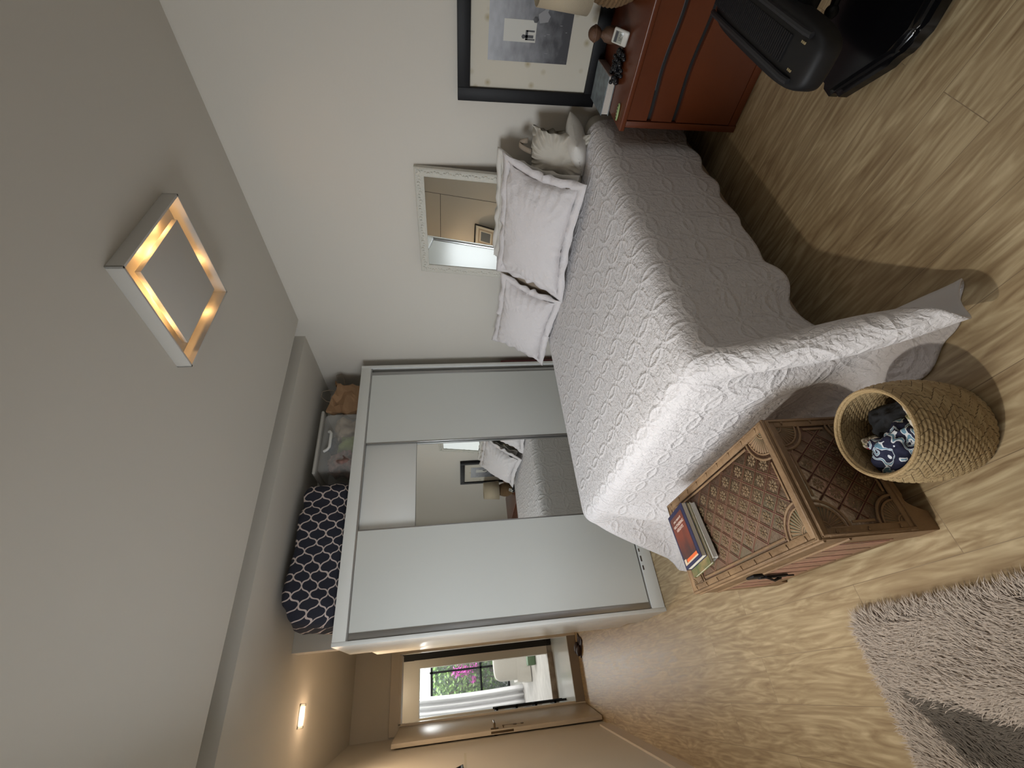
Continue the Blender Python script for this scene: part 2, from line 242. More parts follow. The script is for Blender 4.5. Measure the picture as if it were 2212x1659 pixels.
0,0,77,0,-1,74,0,0,75,-12,0,61,-45,0,33,-69,0,10,-74,0,2,-75,0,-1,-74,0,0,-76,0,0,-76,0,0,-77,0,0,-78,0,-1,-81,0,0,-81,0,-1,-84,-1,-1,-86,3711,2163,308,0,2,86,0,2,83,0,2,82,0,2,80,1,1,78,0,2,77,0,1,77,0,1,75,0,0,75,0,1,74,0,7,75,0,23,72,1,
56,53,0,72,21,0,75,5,0,77,2,0,72,1,0,72,1,0,72,0,0,71,-1,0,72,0,0,72,-1,0,71,-2,0,72,-1,0,72,-2,0,72,-1,0,71,-1,0,72,0,0,72,0,0,71,0,0,72,0,0,72,0,0,72,0,0,71,0,0,72,0,0,72,0,0,71,1,0,72,2,0,72,1,0,72,2,0,71,1,0,72,1,0,72,1,0,71,0,0,72,-1,0,
72,0,0,72,-1,0,71,-2,0,72,-1,0,72,-2,0,71,-1,0,72,-1,0,72,0,0,72,0,0,77,0,0,74,0,0,75,-12,0,61,-45,0,33,-69,0,10,-74,0,2,-74,0,0,-75,-1,1,-75,0,0,-75,0,1,-77,0,0,-78,0,1,-79,0,2,-80,0,1,-82,0,1,-84,3639,2167,332,1,1,80,0,2,79,0,1,78,0,2,77,
0,1,76,0,1,75,0,0,76,0,1,74,0,0,75,0,1,73,0,7,75,0,23,72,0,55,53,0,73,21,1,75,4,0,77,2,0,72,0,0,72,1,0,72,0,0,71,0,0,72,-1,0,72,0,0,71,-1,0,72,-2,0,72,-1,0,72,-1,0,71,-1,0,72,0,0,72,0,0,71,0,0,72,0,0,72,0,0,72,0,0,71,0,0,72,0,0,72,0,0,71,1,
0,72,1,0,72,2,0,72,1,0,71,1,0,72,0,0,72,1,0,71,0,0,72,0,0,72,-1,0,72,0,0,71,-1,0,72,-2,0,72,-1,0,71,-1,0,72,-1,0,72,0,0,72,0,0,77,1,0,74,-1,0,75,-12,0,61,-45,0,33,-69,0,10,-74,0,2,-74,0,1,-74,0,0,-74,0,1,-75,0,1,-75,0,2,-76,0,1,-76,-1,2,-77,
0,1,-79,0,2,-79,3569,2179,363,0,-1,73,0,-1,73,0,0,73,0,0,73,0,0,73,0,0,73,0,0,74,0,0,73,0,0,74,0,0,73,1,7,75,0,23,72,0,56,53,0,72,21,0,75,4,0,77,0,0,72,0,0,72,1,0,72,0,0,71,0,0,72,-1,0,72,0,0,71,-1,0,72,0,0,72,-1,0,72,-1,0,71,0,0,72,-1,0,72,
0,0,71,0,0,72,0,0,72,0,0,72,0,0,71,0,0,72,0,0,72,1,0,71,1,0,72,0,0,72,1,0,72,1,0,71,0,0,72,0,0,72,1,0,71,0,0,72,0,0,72,-1,0,72,0,0,71,-1,0,72,0,0,72,-1,0,71,-1,0,72,0,0,72,-1,0,72,0,0,77,2,0,74,-2,0,75,-12,0,61,-45,0,33,-69,0,10,-73,0,2,-75,
0,1,-73,0,0,-74,0,1,-73,0,1,-73,0,1,-73,-1,2,-73,0,1,-73,0,1,-73,0,2,-73,3498,2184,340,0,0,78,0,-1,77,0,-1,77,0,-1,76,0,-2,76,0,0,75,0,-1,74,-1,-1,74,0,0,75,0,0,73,0,7,75,0,23,72,0,56,53,0,72,21,1,75,3,0,77,-1,0,72,0,0,72,0,0,72,0,0,71,0,0,
72,0,0,72,0,0,71,0,0,72,0,0,72,0,0,72,0,0,71,0,0,72,0,0,72,0,0,71,0,0,72,0,0,72,0,0,72,0,0,71,0,0,72,0,0,72,0,0,71,0,0,72,0,0,72,0,0,72,0,0,71,0,0,72,0,0,72,0,0,71,0,0,72,0,0,72,0,0,72,0,0,71,0,0,72,0,0,72,0,0,71,0,0,72,0,0,72,0,0,72,0,0,77,
0,0,74,-2,0,75,-12,0,61,-45,0,33,-69,0,10,-73,0,2,-75,0,0,-73,0,0,-75,0,1,-74,0,0,-75,0,0,-75,0,1,-75,0,1,-76,0,0,-77,0,1,-78,3426,2184,314,0,0,84,0,0,82,1,-1,81,0,-1,80,0,-1,78,0,-2,76,0,-1,77,0,0,75,0,-1,74,0,0,74,0,7,75,0,23,72,0,56,53,0,
72,21,0,75,2,0,77,-2,0,72,0,0,72,0,0,72,0,0,71,0,0,72,0,0,72,0,0,71,1,0,72,0,0,72,1,0,72,0,0,71,1,0,72,1,0,72,0,0,71,0,0,72,0,0,72,0,0,72,0,0,71,0,0,72,-1,0,72,0,0,71,-1,0,72,0,0,72,-1,0,72,0,0,71,-1,0,72,0,0,72,0,0,71,0,0,72,0,0,72,0,0,72,
0,0,71,1,0,72,0,0,72,1,0,71,0,0,72,1,0,72,0,0,72,1,0,77,-1,0,74,-3,0,75,-12,1,61,-44,0,33,-70,0,10,-73,0,2,-75,0,-1,-74,0,0,-75,0,-1,-75,-1,0,-77,0,-1,-77,0,-1,-78,0,-1,-80,0,-1,-81,0,-1,-83,3355,2184,299,0,0,88,0,-1,85,0,-1,83,0,-1,81,0,-1,
80,0,-1,78,0,-1,77,0,-1,75,0,0,75,0,0,74,0,7,75,0,23,72,0,56,53,0,72,21,0,75,2,0,77,-2,0,72,0,0,72,0,0,72,0,0,71,0,0,72,0,0,72,0,0,71,0,0,72,1,0,72,1,0,72,1,0,71,1,0,72,1,0,72,1,0,71,0,0,72,1,0,72,0,0,72,-1,0,71,0,0,72,-1,0,72,-1,0,71,-1,0,
72,-1,0,72,-2,0,72,0,0,71,0,0,72,0,0,72,0,0,71,0,0,72,0,0,72,0,0,72,0,0,71,0,0,72,1,0,72,1,0,71,1,0,72,1,0,72,1,0,72,1,0,77,-2,0,73,-4,0,76,-11,0,61,-45,0,33,-69,1,9,-74,0,2,-75,0,0,-74,0,-1,-76,0,-1,-76,0,-2,-77,0,-1,-78,0,-1,-80,0,-1,-82,
0,-1,-84,-1,0,-85,3283,2177,300,1,1,87,0,0,85,0,0,83,0,0,81,0,-1,80,0,0,78,0,0,77,0,0,75,0,-1,75,0,1,74,0,7,75,0,23,72,0,56,53,0,72,21,0,76,1,0,76,-1,0,72,0,0,72,0,0,72,0,0,71,0,0,72,0,0,72,0,0,71,0,0,72,0,0,72,2,0,72,1,0,71,2,0,72,1,0,72,1,
0,71,1,0,72,0,0,72,0,0,72,0,0,71,-1,0,72,-1,0,72,-1,0,71,-2,0,72,-2,0,72,-1,0,72,0,0,71,0,0,72,0,0,72,0,0,71,0,0,72,0,0,72,0,0,72,0,0,71,0,0,72,0,0,72,2,0,71,1,0,72,2,0,72,1,0,72,1,0,77,-3,0,74,-4,1,75,-11,0,61,-45,0,33,-69,0,9,-74,0,2,-75,
0,0,-74,0,-1,-76,0,-2,-75,0,-1,-78,0,-1,-78,0,-1,-80,-1,-1,-82,0,-1,-83,0,0,-86,3213,2163,315,0,2,84,0,2,82,0,3,81,0,1,79,0,2,78,0,1,77,0,1,76,-1,0,75,0,1,75,0,1,74,0,7,74,0,23,72,0,56,53,0,72,21,0,76,1,0,76,-1,0,72,0,0,72,0,0,72,0,0,71,0,0,
72,0,0,72,0,0,71,0,0,72,0,0,72,2,0,72,2,0,71,1,0,72,2,0,72,1,0,71,1,0,72,1,0,72,0,0,72,-1,0,71,-1,0,72,-1,0,72,-2,0,71,-2,0,72,-2,0,72,-1,0,72,0,0,71,0,0,72,0,0,72,0,0,71,0,0,72,0,0,72,0,0,72,0,0,71,0,0,72,0,0,72,2,0,71,2,0,72,1,0,72,2,0,72,
1,0,77,-3,0,73,-5,0,75,-11,1,62,-45,0,33,-69,0,10,-74,0,2,-74,0,-1,-74,1,-1,-75,0,0,-76,0,-1,-76,-1,-1,-77,0,0,-79,0,-1,-79,0,0,-81,-1,0,-83,3142,2156,341,0,2,78,0,3,77,0,2,77,0,3,76,0,3,75,0,2,75,0,2,75,0,1,74,0,1,74,-1,1,74,0,8,74,0,23,72,
0,56,53,0,72,21,0,76,1,0,76,-1,0,72,0,0,72,0,0,72,0,0,71,0,0,72,0,0,72,0,0,71,0,0,72,0,0,72,2,0,72,2,0,71,2,0,72,1,0,72,2,0,71,1,0,72,0,0,72,0,0,72,-1,0,71,-1,0,72,-1,0,72,-2,0,71,-2,0,72,-2,0,72,-1,0,72,0,0,71,0,0,72,0,0,72,0,0,71,0,0,72,0,
0,72,0,0,72,0,0,71,0,0,72,0,0,72,2,0,71,2,0,72,2,0,72,1,0,72,2,0,77,-4,0,73,-5,1,76,-11,0,61,-45,0,33,-69,1,10,-74,0,2,-74,0,0,-74,0,1,-74,0,0,-74,0,1,-75,0,1,-75,0,1,-75,0,2,-76,-1,1,-77,0,2,-77,3071,2156,363,0,2,73,0,2,73,0,2,73,0,3,73,0,
2,74,-1,3,73,0,2,74,0,1,73,0,2,74,-1,1,73,0,8,74,0,23,72,0,56,53,0,73,21,0,75,1,0,76,-1,0,72,0,0,72,0,0,72,0,0,71,0,0,72,0,0,72,0,0,71,0,0,72,0,0,72,2,0,72,2,0,71,1,0,72,2,0,72,1,0,71,1,0,72,1,0,72,-1,0,72,0,0,71,-1,0,72,-1,0,72,-2,0,71,-2,
0,72,-2,0,72,-1,0,72,0,0,71,0,0,72,0,0,72,0,0,71,0,0,72,0,0,72,0,0,72,0,0,71,0,0,72,0,0,72,2,0,71,2,0,72,1,0,72,2,0,72,1,0,77,-3,0,73,-5,0,75,-11,1,62,-45,0,33,-69,0,10,-73,1,3,-74,0,1,-74,0,2,-73,0,1,-74,1,2,-73,-1,2,-73,1,2,-73,-1,2,-73,0,
2,-73,0,1,-73,3000,2163,332,0,1,80,0,1,79,0,1,78,0,2,77,0,1,77,-1,2,75,0,2,75,0,1,75,0,1,74,0,1,74,-1,8,74,0,23,72,0,56,53,0,73,21,0,75,1,0,76,-1,0,72,0,0,72,0,0,72,0,0,71,0,0,72,0,0,72,0,0,71,0,0,72,0,0,72,2,0,72,1,0,71,2,0,72,1,0,72,1,0,
71,1,0,72,0,0,72,0,0,72,0,0,71,-1,0,72,-1,0,72,-1,0,71,-2,0,72,-2,0,72,-1,0,72,0,0,71,0,0,72,0,0,72,0,0,71,0,0,72,0,0,72,0,0,72,0,0,71,0,0,72,0,0,72,2,0,71,1,0,72,2,0,72,1,0,72,1,0,77,-3,1,73,-4,0,75,-11,0,62,-45,1,33,-69,0,11,-73,0,3,-75,0,
2,-73,1,2,-75,0,2,-74,0,2,-76,0,2,-75,-1,2,-77,0,2,-77,0,1,-78,0,1,-80,2930,2178,309,0,0,85,-1,-1,84,0,-1,81,0,-1,80,-1,0,79,0,0,77,0,0,77,-1,0,75,0,1,75,0,1,74,-1,7,74,0,23,72,0,56,54,0,73,20,0,74,2,0,77,-2,0,72,0,0,72,0,0,72,0,0,71,0,0,72,
0,0,72,0,0,71,0,0,72,1,0,72,1,0,72,1,0,71,1,0,72,1,0,72,1,0,71,0,0,72,1,0,72,-1,0,72,0,0,71,0,0,72,-1,0,72,-1,0,71,-1,0,72,-1,0,72,-2,0,72,0,0,71,0,0,72,0,0,72,0,0,71,0,0,72,0,0,72,0,0,72,0,0,71,0,0,72,1,0,72,1,0,71,1,0,72,1,0,72,1,0,72,1,0,
76,-2,0,74,-4,1,75,-11,0,62,-45,0,33,-68,1,11,-74,0,3,-74,1,2,-75,0,2,-75,0,2,-75,0,2,-77,0,2,-78,0,0,-79,0,1,-80,0,0,-82,-1,-1,-84,2859,2184,298,0,0,88,-1,0,86,0,0,83,0,-1,81,0,-2,80,-1,-1,78,0,-2,77,0,-1,76,-1,0,75,0,0,74,0,7,74,-1,23,72,
0,56,54,0,73,20,0,74,2,0,77,-2,0,72,0,0,72,0,0,72,0,0,71,0,0,72,0,0,72,0,0,71,1,0,72,0,0,72,1,0,72,0,0,71,1,0,72,0,0,72,1,0,71,0,0,72,0,0,72,0,0,72,0,0,71,0,0,72,-1,0,72,0,0,71,-1,0,72,0,0,72,-1,0,72,0,0,71,-1,0,72,0,0,72,0,0,71,0,0,72,0,0,
72,0,0,72,0,0,71,1,0,72,0,0,72,1,0,71,0,0,72,1,0,72,0,0,72,1,0,77,-1,1,73,-3,0,75,-11,0,62,-45,1,33,-69,0,11,-73,1,3,-75,0,1,-74,0,1,-75,0,1,-76,0,1,-78,0,-1,-78,0,-1,-81,0,-2,-81,0,-2,-84,0,-2,-86,2787,2184,303,0,0,87,0,0,84,0,0,83,0,0,81,
-1,0,79,0,-2,78,0,-2,76,-1,-1,76,-1,-2,75,0,0,74,-1,7,75,0,23,71,0,56,54,-1,73,20,1,74,3,0,77,-1,0,72,0,0,72,0,0,72,0,0,71,0,0,72,0,0,72,0,0,71,0,0,72,0,0,72,0,0,72,0,0,71,0,0,72,0,0,72,0,0,71,0,0,72,0,0,72,0,0,72,0,0,71,0,0,72,0,0,72,0,0,
71,0,0,72,0,0,72,0,0,72,0,0,71,0,0,72,0,0,72,0,0,71,0,0,72,0,0,72,0,0,72,0,0,71,0,0,72,0,0,72,0,0,71,0,0,72,0,0,72,0,0,72,0,0,76,0,0,74,-2,0,75,-11,1,61,-44,1,34,-69,0,10,-73,1,3,-75,1,0,-74,0,-1,-76,0,0,-76,0,-2,-77,1,-3,-78,0,-2,-80,0,-2,
-81,-1,0,-83,0,0,-85,2716,2182,321,0,2,83,0,0,81,0,0,80,0,0,78,-1,0,78,0,-1,76,0,-2,76,-1,-2,74,0,-1,75,-1,0,74,0,6,74,-1,23,72,0,56,54,0,73,20,0,74,4,0,77,0,0,72,1,0,72,0,0,72,0,0,71,0,0,72,-1,0,72,0,0,71,-1,0,72,0,0,72,-1,0,72,-1,0,71,0,0,
72,-1,0,72,0,0,71,0,0,72,0,0,72,0,0,72,0,0,71,0,0,72,0,0,72,1,0,71,1,0,72,0,0,72,1,0,72,1,0,71,0,0,72,1,0,72,0,0,71,0,0,72,0,0,72,-1,0,72,0,0,71,-1,0,72,0,0,72,-1,0,71,-1,0,72,0,0,72,-1,0,72,0,0,76,2,0,74,-2,1,75,-11,0,61,-44,1,34,-69,1,10,
-74,0,2,-74,1,-1,-74,0,-2,-75,1,-3,-75,0,-2,-76,0,-1,-76,0,0,-78,-1,0,-78,0,0,-80,0,0,-82,2646,2166,350,-1,4,76,0,3,76,-1,3,75,0,2,75,0,1,74,0,1,74,-1,-1,75,0,-1,74,-1,-1,74,-1,0,73,-1,7,75,0,24,71,-1,55,54,0,73,20,0,74,4,1,77,2,0,72,1,0,72,
0,0,72,0,0,71,0,0,72,-1,0,72,0,0,71,-1,0,72,-2,0,72,-1,0,72,-1,0,71,-1,0,72,0,0,72,0,0,71,0,0,72,0,0,72,0,0,72,0,0,71,0,0,72,0,0,72,0,0,71,1,0,72,1,0,72,2,0,72,1,0,71,1,0,72,1,0,72,0,0,71,0,0,72,0,0,72,-1,0,72,0,0,71,-1,0,72,-2,0,72,-1,0,71,
-1,0,72,-1,0,72,0,0,72,0,-1,76,1,1,74,-1,0,74,-11,1,62,-44,1,34,-68,1,10,-74,1,1,-74,0,-3,-74,1,-3,-74,0,-2,-73,1,0,-75,-1,0,-74,0,0,-74,0,0,-75,-1,2,-75,0,7,-75,2581,2137,355,-2,6,75,-1,6,75,-1,5,74,-1,6,74,-1,5,74,-1,4,74,-1,3,74,-1,2,74,
-1,1,74,-1,2,73,0,7,74,-1,23,72,0,56,54,-1,73,20,0,74,5,0,77,2,0,72,1,0,72,1,0,72,0,0,71,-1,0,72,0,0,72,-1,0,71,-2,0,72,-1,0,72,-2,0,72,-1,0,71,-1,0,72,0,0,72,0,0,71,0,0,72,0,0,72,0,0,72,0,0,71,0,0,72,0,0,72,0,0,71,1,0,72,2,0,72,1,0,72,2,0,
71,1,0,72,1,0,72,1,0,71,0,0,72,0,0,72,-1,0,72,-1,0,71,-2,0,72,-1,0,72,-2,0,71,-1,0,72,-1,0,72,0,0,72,0,1,76,1,0,74,-1,0,75,-11,1,61,-44,1,34,-69,1,9,-73,1,0,-74,1,-3,-74,0,-3,-73,1,0,-74,0,0,-74,-1,0,-74,0,3,-74,0,7,-74,1,9,-73,1,12,-74,
2512,2115,326,-1,6,82,-2,7,80,-1,7,79,-1,6,78,-2,7,77,-1,7,76,-2,7,75,-1,5,75,-1,5,74,-2,3,74,-1,9,75,-1,23,71,0,56,54,-1,72,20,1,75,5,1,77,3,0,72,1,0,72,1,0,72,0,0,71,-1,0,72,0,0,72,-2,0,71,-1,0,72,-2,0,72,-2,0,72,-2,0,71,0,0,72,0,0,72,0,0,
71,0,0,72,0,0,72,0,0,72,0,0,71,0,0,72,0,0,72,0,0,71,1,0,72,2,0,72,2,0,72,1,0,71,2,0,72,1,0,72,1,0,71,0,0,72,-1,0,72,0,0,72,-1,0,71,-2,0,72,-2,0,72,-2,0,71,-2,0,72,0,0,72,0,0,72,0,-1,76,1,0,74,-1,0,74,-11,1,62,-44,2,33,-68,1,10,-73,2,0,-75,1,
-4,-74,0,-2,-74,0,1,-75,0,4,-76,0,8,-76,2,12,-76,2,13,-77,4,16,-78,4,19,-78,2441,2107,306,-1,7,86,-2,6,84,-1,6,82,-1,7,81,-1,7,78,-2,7,78,-1,8,76,-1,7,76,-2,7,75,-1,5,74,-2,10,74,-1,23,72,0,56,53,-1,72,21,1,75,5,0,77,3,0,72,1,0,72,1,0,72,0,
0,71,0,0,72,-1,0,72,-1,0,71,-2,0,72,-2,0,72,-2,0,72,-2,0,71,0,0,72,0,0,72,0,0,71,0,0,72,0,0,72,0,0,72,0,0,71,0,0,72,0,0,72,0,0,71,1,0,72,2,0,72,2,0,72,1,0,71,2,0,72,1,0,72,1,0,71,0,0,72,0,0,72,-1,0,72,-1,0,71,-2,0,72,-2,0,72,-2,0,71,-2,0,72,
0,0,72,0,0,72,0,0,76,0,-1,74,0,1,75,-11,2,61,-44,1,34,-68,2,9,-74,1,-2,-74,1,-1,-74,0,4,-75,1,9,-75,3,13,-76,3,15,-76,5,18,-77,5,19,-79,8,22,-79,8,23,-81,2370,2110,298,-2,7,88,-1,6,85,-1,6,83,-2,5,81,-1,6,80,-1,7,78,-1,7,77,-2,7,76,-2,7,75,
-1,6,74,-2,10,75,-2,23,72,-1,55,53,0,73,21,1,75,5,2,77,3,0,72,1,0,72,0,0,72,0,0,71,0,0,72,-1,0,72,-1,0,71,-1,0,72,-2,0,72,-2,0,72,-2,0,71,0,0,72,0,0,72,0,0,71,0,0,72,0,0,72,0,0,72,0,0,71,0,0,72,0,0,72,0,0,71,1,0,72,2,0,72,1,0,72,2,0,71,1,0,
72,2,0,72,0,0,71,0,0,72,0,0,72,-1,0,72,-1,0,71,-1,0,72,-2,0,72,-2,0,71,-2,0,72,0,0,72,0,0,72,0,-3,77,1,0,73,-1,0,75,-11,2,61,-44,3,33,-68,2,11,-73,2,2,-74,1,7,-75,4,15,-73,4,17,-74,7,21,-74,6,19,-75,7,21,-77,7,20,-79,8,22,-81,7,22,-82,2300,
2129,305,-1,5,85,-2,5,84,-1,4,82,-2,5,80,-1,4,79,-1,4,77,-2,5,77,-1,4,76,-2,5,75,-2,5,74,-2,9,75,-1,23,72,-2,55,54,0,73,21,0,75,4,2,77,3,0,72,0,0,72,1,0,72,0,0,71,0,0,72,-1,0,72,-1,0,71,-1,0,72,-1,0,72,-2,0,72,-1,0,71,-1,0,72,0,0,72,0,0,71,
0,0,72,0,0,72,0,0,72,0,0,71,0,0,72,0,0,72,0,0,71,1,0,72,2,0,72,1,0,72,1,0,71,1,0,72,1,0,72,1,0,71,0,0,72,0,0,72,-1,0,72,-1,0,71,-1,0,72,-1,0,72,-2,0,71,-1,0,72,-1,0,72,0,0,72,0,-2,77,1,-1,74,-1,1,75,-11,2,61,-45,3,33,-68,3,15,-73,4,14,-73,5,
19,-71,6,21,-72,6,20,-73,6,19,-74,6,19,-75,6,19,-76,6,19,-78,6,20,-80,6,20,-81,2235,2160,324,-2,3,80,-2,3,80,-2,2,78,-2,3,78,-2,1,77,-2,2,76,-3,0,76,-2,2,75,-2,0,75,-3,2,74,-2,6,75,-3,23,73,-2,55,54,0,72,21,1,75,4,4,78,1,0,72,1,0,72,0,0,72,
0,0,71,0,0,72,-1,0,72,0,0,71,-1,0,72,-1,0,72,-1,0,72,-1,0,71,-1,0,72,0,0,72,0,0,71,0,0,72,0,0,72,0,0,72,0,0,71,0,0,72,0,0,72,0,0,71,1,0,72,1,0,72,1,0,72,1,0,71,1,0,72,1,0,72,0,0,71,0,0,72,0,0,72,-1,0,72,0,0,71,-1,0,72,-1,0,72,-1,0,71,-1,0,
72,-1,0,72,0,0,72,0,-6,79,1,-1,73,-1,2,75,-12,2,61,-45,4,32,-69,5,22,-70,5,22,-72,6,23,-70,6,21,-72,6,20,-72,6,18,-74,5,18,-74,5,17,-74,6,17,-76,5,18,-76,6,18,-77,2165,2181,351,-2,1,74,-2,1,74,-2,1,74,-2,0,74,-2,0,74,-3,0,73,-2,0,75,-2,-1,
74,-2,-2,74,-3,-1,74,-3,4,76,-3,22,73,-2,55,55,-1,73,21,1,75,3,4,78,0,0,72,0,0,72,1,0,72,0,0,71,0,0,72,-1,0,72,0,0,71,0,0,72,-1,0,72,0,0,72,0,0,71,-1,0,72,0,0,72,0,0,71,-1,0,72,0,0,72,0,0,72,1,0,71,0,0,72,0,0,72,0,0,71,1,0,72,0,0,72,1,0,72,
0,0,71,0,0,72,0,0,72,1,0,71,0,0,72,0,0,72,-1,0,72,0,0,71,0,0,72,-1,0,72,0,0,71,0,0,72,-1,0,72,0,0,72,0,-5,79,0,-1,74,-1,1,76,-13,3,60,-46,5,32,-70,5,25,-70,5,25,-71,6,22,-71,5,20,-71,6,17,-72,5,16,-72,5,16,-71,5,15,-72,5,15,-72,5,15,-72,5,
14,-72,2094,2184,335,-2,0,77,-3,0,76,-2,0,76,-2,0,76,-2,0,75,-2,0,75,-2,0,75,-2,0,74,-2,-1,76,-4,-1,74,-3,2,76,-4,21,74,-3,55,55,-2,73,22,1,75,2,8,79,-1,0,72,0,0,72,0,0,72,0,0,71,0,0,72,0,0,72,0,0,71,1,0,72,0,0,72,0,0,72,0,0,71,0,0,72,1,0,
72,0,0,71,0,0,72,0,0,72,0,0,72,0,0,71,0,0,72,0,0,72,-1,0,71,0,0,72,0,0,72,0,0,72,-1,0,71,0,0,72,0,0,72,0,0,71,0,0,72,0,0,72,0,0,72,0,0,71,1,0,72,0,0,72,0,0,71,0,0,72,0,0,72,1,0,72,0,-11,82,-2,0,74,-1,1,75,-14,5,60,-47,6,30,-71,6,25,-70,7,21,
-73,5,19,-72,6,15,-73,5,15,-73,6,14,-73,6,14,-74,6,13,-73,5,14,-74,6,13,-75,6,14,-75,2023,2184,305,-2,0,84,-2,0,81,-2,0,81,-2,0,79,-2,0,78,-2,0,76,-2,0,77,-2,0,75,-2,0,76,-3,0,74,-4,0,76,-5,20,74,-4,54,57,-2,73,23,1,76,1,8,80,-1,0,72,0,0,72,
0,0,72,0,0,71,0,0,72,0,0,72,0,0,71,0,0,72,1,0,72,1,0,72,1,0,71,1,0,72,0,0,72,1,0,71,0,0,72,0,0,72,0,0,72,0,0,71,0,0,72,-1,0,72,-1,0,71,0,0,72,-1,0,72,-1,0,72,-1,0,71,0,0,72,0,0,72,0,0,71,0,0,72,0,0,72,0,0,72,0,0,71,0,0,72,1,0,72,1,0,71,1,0,
72,1,0,72,0,0,72,1,-10,83,-4,-2,75,-1,2,77,-16,5,59,-49,8,28,-73,8,13,-73,8,12,-74,9,10,-74,7,13,-74,8,11,-74,6,13,-75,7,12,-76,7,13,-77,7,12,-77,7,14,-80,7,13,-80,1953,2167,287,-3,4,87,-2,3,85,-3,4,82,-2,3,81,-2,3,79,-1,0,78,-2,0,77,-2,0,
76,-2,0,76,-3,0,75,-5,0,76,-7,18,75,-6,53,57,-3,72,24,0,75,1,15,85,0,0,72,0,0,72,0,0,72,0,0,71,0,0,72,0,0,72,0,0,71,0,0,72,0,0,72,2,0,72,1,0,71,2,0,72,1,0,72,1,0,71,0,0,72,1,0,72,-1,0,72,0,0,71,-1,0,72,-1,0,72,-1,0,71,-1,0,72,-2,0,72,-1,0,
72,0,0,71,0,0,72,0,0,72,0,0,71,0,0,72,0,0,72,0,0,72,0,0,71,0,0,72,0,0,72,2,0,71,1,0,72,1,0,72,2,0,72,1,-18,91,-6,-1,74,-1,3,76,-19,7,57,-52,10,25,-75,11,2,-75,13,-2,-75,11,2,-75,11,6,-75,10,8,-76,10,9,-76,9,10,-77,9,11,-78,9,11,-80,9,12,-82,
9,12,-84,1888,2137,284,-4,6,88,-3,6,84,-3,6,83,-3,6,81,-3,5,79,-2,5,78,-2,4,77,-2,4,75,-3,3,76,-2,1,74,-5,1,75,-8,16,74,-7,51,60,-4,73,27,0,76,1,2,75,0,3,74,0,1,74,0,1,74,0,1,73,0,1,72,0,0,73,0,1,72,1,0,72,0,0,73,1,0,72,0,1,72,1,0,72,0,0,71,
1,0,72,0,0,72,0,0,72,0,0,72,0,0,71,0,0,72,-1,0,72,0,1,72,-1,0,72,0,0,71,-1,0,72,0,0,72,0,0,72,-1,0,72,0,0,72,0,0,72,0,0,72,0,0,73,1,-1,72,0,-1,73,0,0,73,0,-1,74,1,-2,74,0,-2,75,0,-4,75,-1,-4,77,-1,-1,75,0,3,79,-22,9,55,-58,12,20,-76,12,0,
-76,11,0,-75,12,0,-75,11,0,-75,11,0,-76,12,0,-77,12,4,-77,12,6,-79,11,8,-81,11,8,-82,12,10,-84,1828,2097,297,-4,6,84,-4,7,83,-4,8,80,-4,6,79,-3,7,78,-3,7,76,-4,6,76,-3,6,75,-3,6,74,-3,5,73,-6,10,73,-12,24,70,-13,46,63,-6,74,33,0,78,2,3,75,0,
4,76,0,2,75,0,2,74,0,1,73,0,1,74,0,1,73,0,1,73,0,0,72,0,0,73,0,1,72,0,0,72,0,0,72,1,0,72,0,1,72,0,0,72,0,0,72,0,0,72,0,0,72,0,0,72,0,0,71,0,0,72,0,1,72,0,0,72,0,0,72,0,0,72,0,0,71,0,0,73,0,0,72,0,0,72,0,0,73,0,0,73,-1,-1,73,0,-1,74,0,-1,73,
0,-2,75,0,-2,74,0,-4,77,0,-5,75,0,-5,78,0,-2,77,0,5,81,-31,13,50,-64,17,13,-76,13,0,-75,12,0,-75,11,0,-74,11,0,-74,11,0,-75,11,0,-76,12,0,-76,12,0,-78,12,0,-78,13,2,-81,13,5,-81,1777,2047,323,-4,7,79,-5,7,77,-4,8,77,-4,7,76,-4,7,75,-3,7,75,
-3,6,74,-2,5,74,-1,4,74,-9,12,72,-15,26,70,-17,47,57,-19,47,61,-10,76,36,4,81,5,5,75,1,3,76,1,2,74,1,2,74,1,2,74,0,1,73,1,0,73,0,1,73,0,1,72,0,0,73,0,0,72,0,1,72,0,0,72,0,0,73,1,0,72,0,0,71,0,1,72,0,0,72,0,0,72,0,0,72,0,0,72,0,0,71,0,0,72,0,
0,72,0,1,72,0,0,72,0,0,72,0,0,72,0,0,72,0,0,72,0,0,73,0,0,73,0,-1,73,0,-1,74,0,-1,73,-1,-2,75,0,-2,74,-1,-4,76,-1,-5,75,-2,-7,78,-3,-7,77,-4,5,86,-35,23,48,-64,21,27,-69,16,12,-72,8,-9,-75,8,-7,-73,10,-6,-74,11,-5,-74,11,-1,-74,11,0,-74,12,
0,-75,12,0,-76,11,0,-76,13,0,-77,1735,1990,356,-5,7,72,-4,6,71,-3,7,72,-3,6,72,-2,6,73,-1,6,72,-1,5,73,-6,7,72,-14,14,71,-20,26,66,-22,44,58,-16,58,45,-14,65,36,-16,72,31,6,78,12,4,74,5,3,75,4,3,74,3,1,74,2,2,73,1,1,74,1,1,72,1,0,73,1,1,73,
0,0,72,1,1,72,0,0,73,0,0,72,1,0,72,0,0,72,0,1,72,0,0,72,0,0,72,1,0,71,0,0,72,0,0,72,0,0,72,0,1,72,0,0,71,0,0,72,0,0,72,1,0,72,0,1,72,0,0,72,0,0,72,0,0,73,0,0,73,0,-1,73,0,-1,73,-1,-1,73,-1,-2,75,-2,-3,74,-3,-4,75,-5,-5,74,-5,-6,76,-10,-9,74,
